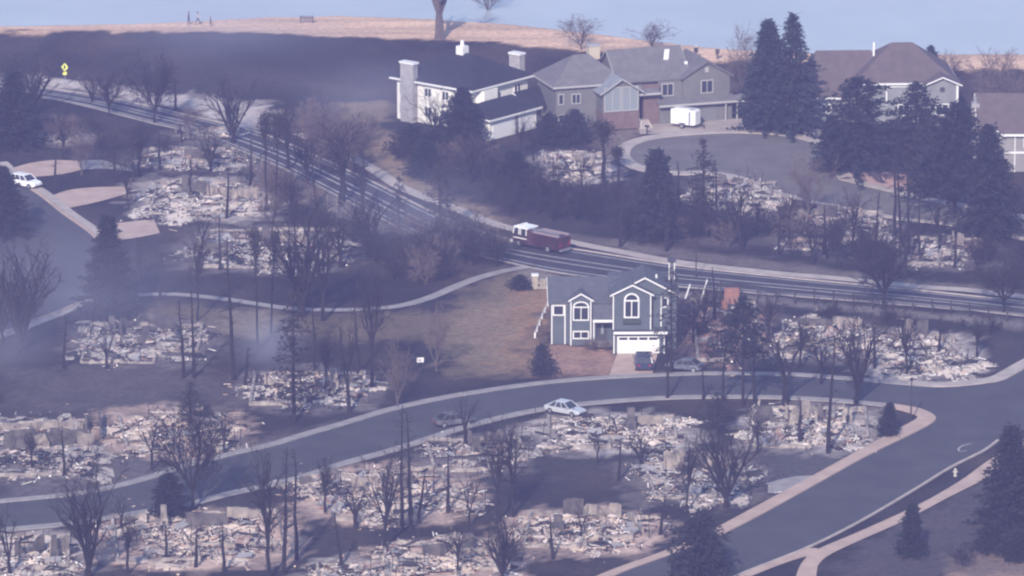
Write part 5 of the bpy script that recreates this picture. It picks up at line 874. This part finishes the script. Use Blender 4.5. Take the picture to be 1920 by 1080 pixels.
TREES = [
 # embankment crest and upper left
 ('thick', 824, 72, -110, 'thick grey tree trunk on crest, its crown cut by the top edge', None), ('brown', 915, 34, -60, 'faint bare tree on the crest cut off by the top edge', None),
 ('brown', 1090, 92, 22, 'bare tree on the crest behind grey hip roof', 75), ('brown', 1222, 92, 38, 'wide bare tree behind the ridge of grey house', 85), ('brown', 1390, 178, 42, 'pale birch-like bare tree left of the paired spruces', 60),
 ('dark', 28, 276, 128, 'dark hazy conifer at left edge above white rubble line', 85), ('fan', 60, 215, 92, 'bare tree spreading behind hazy conifer at left edge', 110), ('fan', 172, 192, 135, 'small vase-shaped bare tree beside upper parkway', 45), ('dense', 205, 216, 128, 'rounded dark bare tree on near verge of upper parkway', 60),
 ('dense', 290, 232, 92, 'tall many-stemmed bare tree at parkway curve, left of the vase tree', 95), ('pole', 330, 208, 148, 'slim lone pole trunk on far verge of upper parkway', None), ('fan', 437, 268, 140, 'vase-shaped bare tree on far verge before the tufted pines', 95), ('brown', 356, 255, 192, 'small brown bare tree beside near kerb of parkway', 50),
 ('tuft', 499, 396, 203, 'tall burned pine with tufted top, left of the leaning pair', 36), ('tuft', 516, 392, 205, 'tall burned pine with tufted top, right of the leaning pair', 34), ('tall', 540, 318, 185, 'pale bare tree just right of the tufted pines', 60),
 ('brown', 153, 327, 232, 'fluffy brown bare tree between the upper pink driveways', 70), ('pole', 102, 356, 268, 'thin pole trunk beside top pink driveway', None), ('scorched', 215, 342, 250, 'charred ragged snag left of two at grey ruin strip', 40), ('scorched', 250, 340, 252, 'charred ragged snag right of two at grey ruin strip', 34), ('tall', 240, 388, 290, 'thin bare tree at the end of middle pink driveway', 34), ('pole', 358, 343, 298, 'short burned trunk in the pale ash by chimney stub', None), ('pole', 425, 408, 308, 'dark burned trunk standing at right end of pale ash ruin', None), ('pole', 341, 266, 232, 'short pole beside the rubble near parkway kerb', None),
 ('tall', 577, 352, 228, 'dark bare tree on the parkway edge right of tufted pines', 70), ('tall', 640, 380, 215, 'bare multi-stemmed tree on near edge of parkway bend', 110), ('brown', 600, 320, 205, 'brown bare tree on far side of the parkway bend', 80), ('brown', 660, 330, 190, 'broad brown bare tree on far verge near white house lawn', 90), ('tall', 680, 400, 280, 'slim bare tree overlapping the parkway lines at bend', 44), ('pole', 592, 385, 280, 'slim pole trunk overlapping the parkway lines', None), ('scorched', 748, 437, 330, 'burned conifer with brown fringe at parkway edge', 44), ('scorched', 825, 455, 300, 'burned conifer with spreading low branches at parkway edge', 66),
 ('pole', 681, 405, 288, 'tall thin pole on parkway verge near the bend', None),
 # by the white house
 ('fan', 818, 268, 160, 'bare branching tree against the white house wall', 75), ('dark', 868, 275, 162, 'dark pointed conifer covering corner of white house', 76), ('globe', 770, 292, 228, 'dark evergreen bush below stone chimney of white house', 80), ('globe', 815, 300, 240, 'dark evergreen bush below the bare tree at white house', 80), ('globe', 1030, 268, 208, 'round dark bush right of white garage, left of two', 62), ('globe', 1078, 266, 202, 'round dark bush right of white garage, right of two', 66), ('tall', 975, 295, 210, 'curved bare trunk before the white garage door', 34), ('tall', 1000, 300, 230, 'bare sapling right of the white garage door', 30),
 # thicket between parkway and cul-de-sac
 ('pole', 906, 378, 292, 'burned pole left of dark conifer in thicket', None), ('dark', 962, 372, 278, 'dark conifer in the thicket above fire engine', 76), ('dark', 800, 330, 262, 'dark shrub-like conifer below white house lawn', 60), ('scorched', 838, 390, 300, 'dark scorched conifer between tan verge and the thicket', 50), ('fork', 1091, 356, 268, 'forked dark trunk before the pale rubble at cul-de-sac', 40), ('tuft', 1133, 345, 222, 'ragged burned pine with tufted top left of cul-de-sac', 60), ('tuft', 1160, 350, 270, 'short burned pine beside left kerb of the cul-de-sac', 36), ('cone', 1230, 448, 272, 'dark cone-shaped conifer below the cul-de-sac', 66), ('scorched', 1318, 432, 258, 'scorched twin conifer below middle of cul-de-sac', 66), ('pole', 1273, 398, 302, 'charred pole between cone conifer and scorched twin', None), ('pole', 1163, 462, 350, 'pale bare pole at parkway sidewalk above blue-grey house', None), ('brown', 1515, 405, 272, 'brown bushy bare tree at right end of cul-de-sac', 92),
 ('pole', 1460, 478, 388, 'burned trunk at left of the tangled ruin', None), ('fork', 1523, 496, 392, 'forked burned trunk in middle of tangled ruin', 50), ('pole', 1546, 474, 380, 'burned trunk right of the forked one in tangled ruin', None), ('tall', 1573, 500, 365, 'tall bare tree at right of the tangled ruin', 44), ('scorched', 1508, 402, 350, 'small charred teepee-shaped conifer at tangled ruin', 34), ('pole', 1678, 442, 275, 'tall burned pole, left of the trio below red driveway', None), ('pole', 1690, 456, 278, 'tall burned pole, middle of the trio below red driveway', None), ('pole', 1702, 482, 285, 'tall burned pole, right of the trio below red driveway', None), ('pole', 1724, 482, 365, 'leaning burned pole right of the tall trio', None),
 ('dense', 1657, 578, 415, 'broad dark bare tree on parkway verge above the rail fence', 140), ('dense', 1882, 585, 470, 'broad bare tree on the parkway at right edge', 110), ('tall', 1390, 470, 330, 'bare tree behind parkway right of scorched twin', 70), ('tall', 1420, 440, 360, 'slim charred tree in grey rubble below cul-de-sac', 30), ('pole', 1345, 430, 300, 'slim charred pole right of scorched twin conifer', None),
 # evergreens at the far right
 ('spruce', 1438, 246, 34, 'tall blue-green spruce, left of the pair beside grey house', 96), ('spruce', 1484, 250, 24, 'tall blue-green spruce, right of the pair beside grey house', 104), ('pine', 1604, 335, 138, 'broad ragged pine before the brown hip-roofed house', 150), ('pine', 1716, 330, 152, 'dark pine before pale bay of hip-roofed house', 120), ('pine', 1790, 400, 185, 'large dark pine between hip-roofed house and right edge house', 150), ('dark', 1850, 440, 230, 'narrow dark conifer before the house at right edge', 90), ('scorched', 1745, 350, 225, 'dark ragged conifer behind the tall pole trio', 90), ('brown', 1880, 232, 85, 'brown hazy bare tree behind the right edge house', 120), ('pine', 1745, 150, 84, 'pine top behind the brown hip roof', 44), ('brown', 1785, 155, 90, 'bare treetop right of the brown hip roof', 60), ('dark', 1560, 320, 215, 'small dark conifer left of the broad ragged pine', 50),
 # middle left
 ('dark', 205, 592, 400, 'dense dark conifer at the street bend on left', 84), ('pole', 233, 594, 470, 'thin trunk on right flank of the dense dark conifer', None), ('fan', 42, 660, 445, 'many-stemmed bare tree at the left street bend', 130), ('fan', 4, 640, 480, 'bare tree cut by left edge at street bend', 90), ('dark', 8, 440, 310, 'dark conifer cut by the left edge across the street', 70),
 ('pole', 344, 708, 560, 'straight burned trunk, left of two at rubble ring', None), ('pole', 364, 708, 548, 'leaning burned trunk, right of two at rubble ring', None), ('pole', 439, 710, 448, 'very tall burned trunk right of rubble ring', None), ('tuft', 484, 658, 418, 'tall tufted burned pine across footpath, left of two', 34), ('tuft', 508, 625, 425, 'tall tufted burned pine across footpath, right of two', 30), ('fan', 566, 592, 366, 'large fan-shaped bare tree on the footpath', 165), ('tall', 605, 600, 395, 'bare tree leaning right behind the large fan tree', 90), ('scorched', 551, 790, 540, 'tall dark scorched conifer rising from smoking ruin', 84), ('pole', 460, 722, 650, 'short burned pole at left of smoking ruin', None), ('fork', 655, 772, 568, 'dark forked tree at right end of smoking ruin', 70), ('tall', 697, 725, 470, 'tall dark bare tree right of the forked tree', 60), ('brown', 818, 695, 560, 'pale bare tree on the brown lawn', 70), ('brown', 745, 765, 640, 'small bare tree above lower road near white board', 60), ('tall', 370, 600, 420, 'thin bare tree above the footpath at left', 44),
 ('globe', 1016, 704, 640, 'small dark evergreen shrub on lawn edge of blue-grey house', 44), ('globe', 976, 541, 514, 'low dark bush left of the stone pier', 40), ('scorched', 1258, 700, 500, 'dark burned tree against right side of blue-grey house', 52), ('pole', 1251, 748, 650, 'slim burned trunk on lower road sidewalk by blue-grey house', None),
 # right of the blue-grey house
 ('parasol', 1393, 758, 552, 'dark scorched pine standing across the lower road', 92), ('pole', 1355, 752, 640, 'slim trunk left of the scorched pine', None), ('pole', 1415, 752, 650, 'slim trunk right of the scorched pine', None), ('pole', 1319, 748, 688, 'short thin trunk on lower road sidewalk left of scorched pine', None), ('fork', 1472, 756, 580, 'forked bare tree beyond scorched pine, first to the right', 120), ('fan', 1606, 758, 545, 'large forked bare tree before bright tumbled ash slope', 120), ('pole', 1553, 848, 630, 'tall black trunk in front of the junction corner ruin', None), ('tall', 1832, 668, 580, 'thin bare tree at right end of bright ash slope', 50), ('scorched', 1345, 815, 735, 'dark scorched small tree left of junction corner ruin', 60), ('cone', 1667, 818, 752, 'small dark cone shrub inside the junction corner', 32), ('tall', 1540, 720, 610, 'bare tree between the two large forked trees', 50),
 # lower left
 ('fan', 165, 1082, 860, 'large many-stemmed bare tree near lower left corner', 120), ('fork', 18, 1078, 938, 'thin forked bare tree in lower left corner', 50), ('fork', 228, 988, 918, 'small forked bare tree at lower road sidewalk', 52), ('fork', 285, 878, 765, 'forked bare tree in bright white ash heap', 60), ('dense', 361, 958, 738, 'tall bare tree leaning over lower road at left', 120), ('cone', 315, 966, 884, 'dark cone-shaped evergreen on lower road edge', 56), ('scorched', 357, 800, 715, 'dark scorched small tree above bright white ash heap', 66), ('tall', 505, 1085, 820, 'tall bare tree, leftmost of three poles in lower centre left', 70), ('pole', 532, 1075, 840, 'burned trunk, middle of three poles in lower centre left', None), ('pole', 556, 1048, 842, 'burned trunk, rightmost of three poles in lower centre left', None), ('pole', 367, 1062, 985, 'short dark trunk in the pale ash slope', None), ('pole', 312, 1048, 985, 'pale short trunk in the pale ash slope', None),
 # lower centre
 ('fork', 667, 988, 895, 'small forked bare tree at left of long pink ruin', 62), ('tall', 722, 1030, 822, 'tall dark bare tree in front of long pink ruin', 80), ('pole', 754, 986, 765, 'burned trunk, left of two behind long pink ruin', None), ('pole', 770, 992, 775, 'burned trunk, right of two behind long pink ruin', None), ('pole', 785, 980, 880, 'short burned trunk at middle of long pink ruin', None), ('fork', 873, 832, 728, 'forked bare tree beside the burned-out grey car', 60), ('fork', 880, 990, 860, 'forked bare tree at right end of long pink ruin', 50), ('tall', 932, 980, 768, 'tall bare tree left of the dark walled ruin', 60), ('tall', 962, 968, 780, 'tall bare tree right of the dark walled ruin', 60), ('fan', 942, 1090, 950, 'many-stemmed bare tree at the bottom edge', 90), ('pole', 1037, 1046, 970, 'short dark trunk before bright bottom ruin', None), ('fork', 1203, 874, 800, 'small Y-shaped bare tree on dark ground below ash heap', 66), ('pole', 1238, 1000, 925, 'thin trunk right of the bright bottom ruin', None), ('fork', 1120, 868, 800, 'small bare tree below the sedan ash heap', 36),
 # lower right
 ('globe', 1315, 1095, 950, 'tall dark leafy shrub at the bottom edge beside road', 110), ('fan', 1362, 950, 785, 'wide fan-shaped bare tree beside the corner driveway', 140), ('tall', 1288, 960, 800, 'slim bare tree left of the wide fan tree', 50), ('cone', 1710, 1042, 940, 'dark rounded conifer below the pink footway', 42), ('dark', 1892, 985, 795, 'large dark conifer at lower right edge', 96), ('globe', 1858, 1032, 975, 'dark low shrub below the large lower right conifer', 66), ('globe', 1905, 1050, 985, 'dark low shrub at lower right edge', 60), ('shrub', 1805, 1062, 1020, 'small bare shrub on the tan soil at lower right', 50),
 # more trunks and bare trees seen between the lots
 ('tall', 120, 300, 205, 'thin bare tree left of the fluffy brown one', 44), ('tall', 262, 330, 232, 'thin bare tree behind charred ragged snags', 50), ('pole', 300, 318, 246, 'burned pole behind the chimney stub ruin', None), ('fan', 395, 320, 225, 'bare tree between grey ruin strip and parkway fence', 70), ('pole', 470, 345, 262, 'burned pole left of tufted pines at fence', None), ('tall', 545, 420, 300, 'bare tree between tufted pines and the footpath ruins', 56), ('fork', 380, 470, 380, 'forked burned tree in pale strewn ruin at left', 44), ('pole', 412, 505, 400, 'burned pole in middle of pale strewn ruin', None), ('tall', 640, 500, 385, 'bare tree at right end of pale strewn ruin', 70), ('fan', 690, 480, 350, 'spreading bare tree left of thicket at parkway bend', 90), ('pole', 300, 560, 470, 'thin pole on the footpath edge right of dense conifer', None), ('tall', 262, 520, 440, 'slim bare tree just behind dense dark conifer', 40),
 ('tall', 610, 740, 600, 'slim bare tree in the smoking ruin', 44), ('pole', 590, 690, 560, 'burned trunk left of the dark forked tree', None), ('pole', 672, 700, 560, 'burned trunk between forked tree and tall dark tree', None), ('fork', 200, 690, 600, 'small forked tree in the rubble ring', 40), ('pole', 120, 690, 590, 'burned pole left of the rubble ring', None),
 ('tall', 1320, 620, 520, 'charred bare tree beside the leaning white post', 50), ('scorched', 1300, 640, 545, 'charred ragged conifer right of blue-grey house', 40), ('pole', 1340, 600, 500, 'charred pole beside the brick chimney', None), ('tall', 1440, 640, 545, 'slim bare tree right of the scorched pine', 50), ('tall', 1700, 700, 560, 'bare tree within the bright tumbled ash slope', 60), ('pole', 1760, 660, 590, 'short pole beside rail fence at far right lot', None), ('tall', 1500, 690, 585, 'thin bare tree in ash ruin under forked trees', 50), ('pole', 1640, 690, 600, 'thin trunk right of the large forked bare tree', None),
 ('tall', 1600, 470, 350, 'bare tree left of the tall pole trio', 50), ('pole', 1640, 478, 360, 'burned pole beside broad dark tree on verge', None), ('tall', 1760, 470, 360, 'bare tree right of the leaning burned pole', 50), ('pole', 1790, 500, 400, 'burned pole beside rounded tan wall', None), ('tall', 1480, 450, 345, 'bare tree at left end of tangled ruin', 50), ('pole', 1250, 470, 350, 'burned pole at foot of cone-shaped conifer', None), ('tall', 1200, 440, 330, 'bare tree left of the cone-shaped conifer', 56), ('fork', 1045, 375, 285, 'forked bare tree left of pale rubble at cul-de-sac', 50), ('tall', 1010, 400, 290, 'bare tree above the fire engine in thicket', 60), ('tall', 930, 360, 265, 'bare tree left of dark conifer in thicket', 60), ('fan', 880, 345, 250, 'spreading bare tree below the dark pointed conifer', 80),
 ('pole', 840, 960, 850, 'thin trunk left of fork at end of long pink ruin', None), ('tall', 610, 960, 850, 'bare tree at left end of long pink ruin', 50), ('pole', 640, 1060, 960, 'burned pole beside low debris at bottom edge', None), ('tall', 860, 1075, 960, 'bare tree among upright plaster slabs', 50), ('fork', 1090, 1010, 930, 'small fork in the bright bottom ruin', 40), ('pole', 1160, 900, 820, 'burned pole on dark ground near Y-shaped tree', None), ('tall', 1420, 850, 760, 'thin bare tree left in the junction corner ruin', 50), ('pole', 1500, 830, 745, 'short trunk in middle of junction corner ruin', None), ('tall', 240, 1075, 960, 'thin bare tree in pale ash slope at left', 50), ('pole', 420, 1070, 980, 'short burned pole in middle of pale ash slope', None), ('tall', 60, 880, 790, 'bare tree among ruined walls at left edge', 50), ('pole', 120, 890, 800, 'burned pole among ruined walls at left edge', None), ('tall', 420, 850, 765, 'thin bare tree at right end of bright ash heap', 44),
]
for k_, x, y, tp, lb, w_ in TREES: tree(k_, x, y, tp, lb, w_, 'trees of the burned neighbourhood')
# shrub thickets: counted individuals that look alike
ORD = 'first second third fourth fifth sixth seventh eighth ninth tenth eleventh twelfth thirteenth fourteenth fifteenth sixteenth'.split()
LOOK = {'shrub': 'black leafless bushes', 'shrub_brown': 'brown leafless bushes', 'scorched': 'scorched young conifers'}
def thicket(poly, n_, kinds, hrange, places, group, seed):
    """places: [(right limit in pixels, where)]; each bush is named by its look, its place and its order there"""
    rnd = random.Random(seed); xs = [p[0] for p in poly]; ys = [p[1] for p in poly]; got = []; guard = 0
    while len(got) < n_ and guard < 4000:
        guard += 1; x, y = rnd.uniform(min(xs), max(xs)), rnd.uniform(min(ys), max(ys))
        if not inside(poly, np.array([x]), np.array([y]))[0]: continue
        k_ = rnd.choice(kinds); hpx = rnd.uniform(*hrange); got.append((x, y, k_, hpx, hpx * rnd.uniform(.8, 1.25) if 'shrub' in k_ else None))
    num = {}
    for x, y, k_, hpx, w_ in sorted(got):
        where = next(s for lim, s in places if x <= lim); key = (where, k_); num[key] = num.get(key, 0) + 1
        tree(k_, x, y, y - hpx, '%s from left of %s %s' % (ORD[num[key] - 1], LOOK[k_], where), w_, group)
BIG = 9999
thicket([(735,440),(800,435),(930,470),(935,500),(860,520),(790,540),(720,520),(700,480)], 26, ['shrub', 'shrub', 'shrub_brown'], (45, 85), [(800, 'at left of thicket inside parkway bend'), (BIG, 'at right of thicket inside parkway bend')], 'thicket at the parkway bend', 1)
thicket([(880,330),(1010,350),(1180,370),(1280,400),(1500,440),(1640,470),(1640,495),(1450,480),(1260,455),(1080,430),(960,405),(890,380)], 46, ['shrub', 'shrub', 'shrub_brown', 'scorched'], (40, 85), [(980, 'left of the fire engine above parkway'), (1110, 'right above the fire engine'), (1250, 'between fire engine and cone-shaped conifer'), (1430, 'above parkway below grey cul-de-sac rubble'), (BIG, 'above parkway below tangled ruin')], 'thicket above the parkway', 2)
thicket([(560,230),(690,240),(700,300),(660,320),(600,290)], 12, ['shrub_brown'], (35, 65), [(630, 'on far verge where parkway bends, left half'), (BIG, 'on far verge where parkway bends, right half')], 'brown bushes on the parkway verge', 3)
thicket([(440,340),(560,350),(690,430),(700,470),(600,440),(500,410),(440,380)], 14, ['shrub', 'shrub_brown'], (35, 65), [(BIG, 'between pale ash ruins and parkway fence')], 'bushes inside the parkway fence', 4)
thicket([(1380,585),(1600,590),(1830,605),(1900,630),(1840,640),(1560,600)], 10, ['shrub'], (22, 45), [(BIG, 'along the dark rail fence')], 'bushes along the rail fence', 5)
thicket([(1010,640),(1140,655),(1140,662),(1010,648)], 5, ['shrub_brown'], (14, 24), [(BIG, 'at foot of the blue-grey house')], 'front garden shrubs', 6)
thicket([(1820,480),(1920,480),(1920,540),(1830,530)], 7, ['shrub', 'shrub_brown'], (40, 70), [(BIG, 'beyond parkway at right edge')], 'bushes at the right edge', 7)
thicket([(740,300),(880,310),(880,360),(800,340)], 8, ['shrub', 'shrub_brown'], (30, 55), [(BIG, 'on slope below the white house')], 'bushes below the white house', 8)
thicket([(20,220),(300,250),(360,290),(200,290),(20,250)], 9, ['shrub', 'shrub_brown'], (30, 60), [(BIG, 'in yards above the pink driveways')], 'bushes above the pink driveways', 9)
thicket([(1290,560),(1350,560),(1420,690),(1300,690)], 6, ['shrub'], (30, 55), [(BIG, 'inside the reddish collapsed ruin')], 'bushes in the reddish ruin', 10)
# ------------------------------------------------------------------ drifting smoke
def smoke(px, py, up, w_, d_, h_, dens):
    m = bpy.data.materials.new('smoke_drift'); m.use_nodes = True; n = m.node_tree; n.nodes.remove(n.nodes['Principled BSDF']); v = n.nodes.new('ShaderNodeVolumePrincipled'); v.inputs['Color'].default_value = (0.72, 0.74, 0.95, 1)
    tc = n.nodes.new('ShaderNodeTexCoord'); gr = n.nodes.new('ShaderNodeTexGradient'); gr.gradient_type = 'QUADRATIC_SPHERE'; ns = n.nodes.new('ShaderNodeTexNoise'); ns.inputs['Scale'].default_value = 2.2; ns.inputs['Detail'].default_value = 3
    m1 = n.nodes.new('ShaderNodeMath'); m1.operation = 'MULTIPLY'; m2 = n.nodes.new('ShaderNodeMath'); m2.operation = 'MULTIPLY'; m2.inputs[1].default_value = dens * 4
    n.links.new(tc.outputs['Object'], gr.inputs[0]); n.links.new(tc.outputs['Object'], ns.inputs['Vector']); n.links.new(gr.outputs['Fac'], m1.inputs[0]); n.links.new(ns.outputs['Fac'], m1.inputs[1]); n.links.new(m1.outputs[0], m2.inputs[0]); n.links.new(m2.outputs[0], v.inputs['Density'])
    n.links.new(v.outputs[0], n.nodes['Material Output'].inputs['Volume'])
    bm = bmesh.new(); bmesh.ops.create_icosphere(bm, subdivisions=2, radius=1.06)
    me = bpy.data.meshes.new('smoke'); bm.to_mesh(me); bm.free(); me.materials.append(m); o = link('smoke', me); p = G(px, py); o.location = (p.x, p.y, up); o.scale = (w_, d_, h_); tag(o, kind='stuff')
smoke(505, 690, 2.8, 6, 9, 5, 0.05); smoke(420, 130, 7, 28, 18, 8, 0.014); smoke(150, 640, 6, 24, 32, 9, 0.009); smoke(780, 470, 5, 16, 22, 7, 0.010);   smoke(20, 700, 2.8, 8, 10, 5, 0.02); smoke(690, 255, 6, 16, 14, 7, 0.014)
# ------------------------------------------------------------------ haze
hm = bpy.data.materials.new('haze_air'); hm.use_nodes = True; n = hm.node_tree; n.nodes.remove(n.nodes['Principled BSDF'])
pv = n.nodes.new('ShaderNodeVolumePrincipled'); pv.inputs['Color'].default_value = (*HAZE_C, 1); pv.inputs['Density'].default_value = HAZE_D; pv.inputs['Anisotropy'].default_value = 0.0
n.links.new(pv.outputs[0], n.nodes['Material Output'].inputs['Volume'])
mb = MB(); mb.box(-1450, 1450, -1450, 1450, -4, 176); o = mb.build('haze', hm); tag(o, kind='stuff')
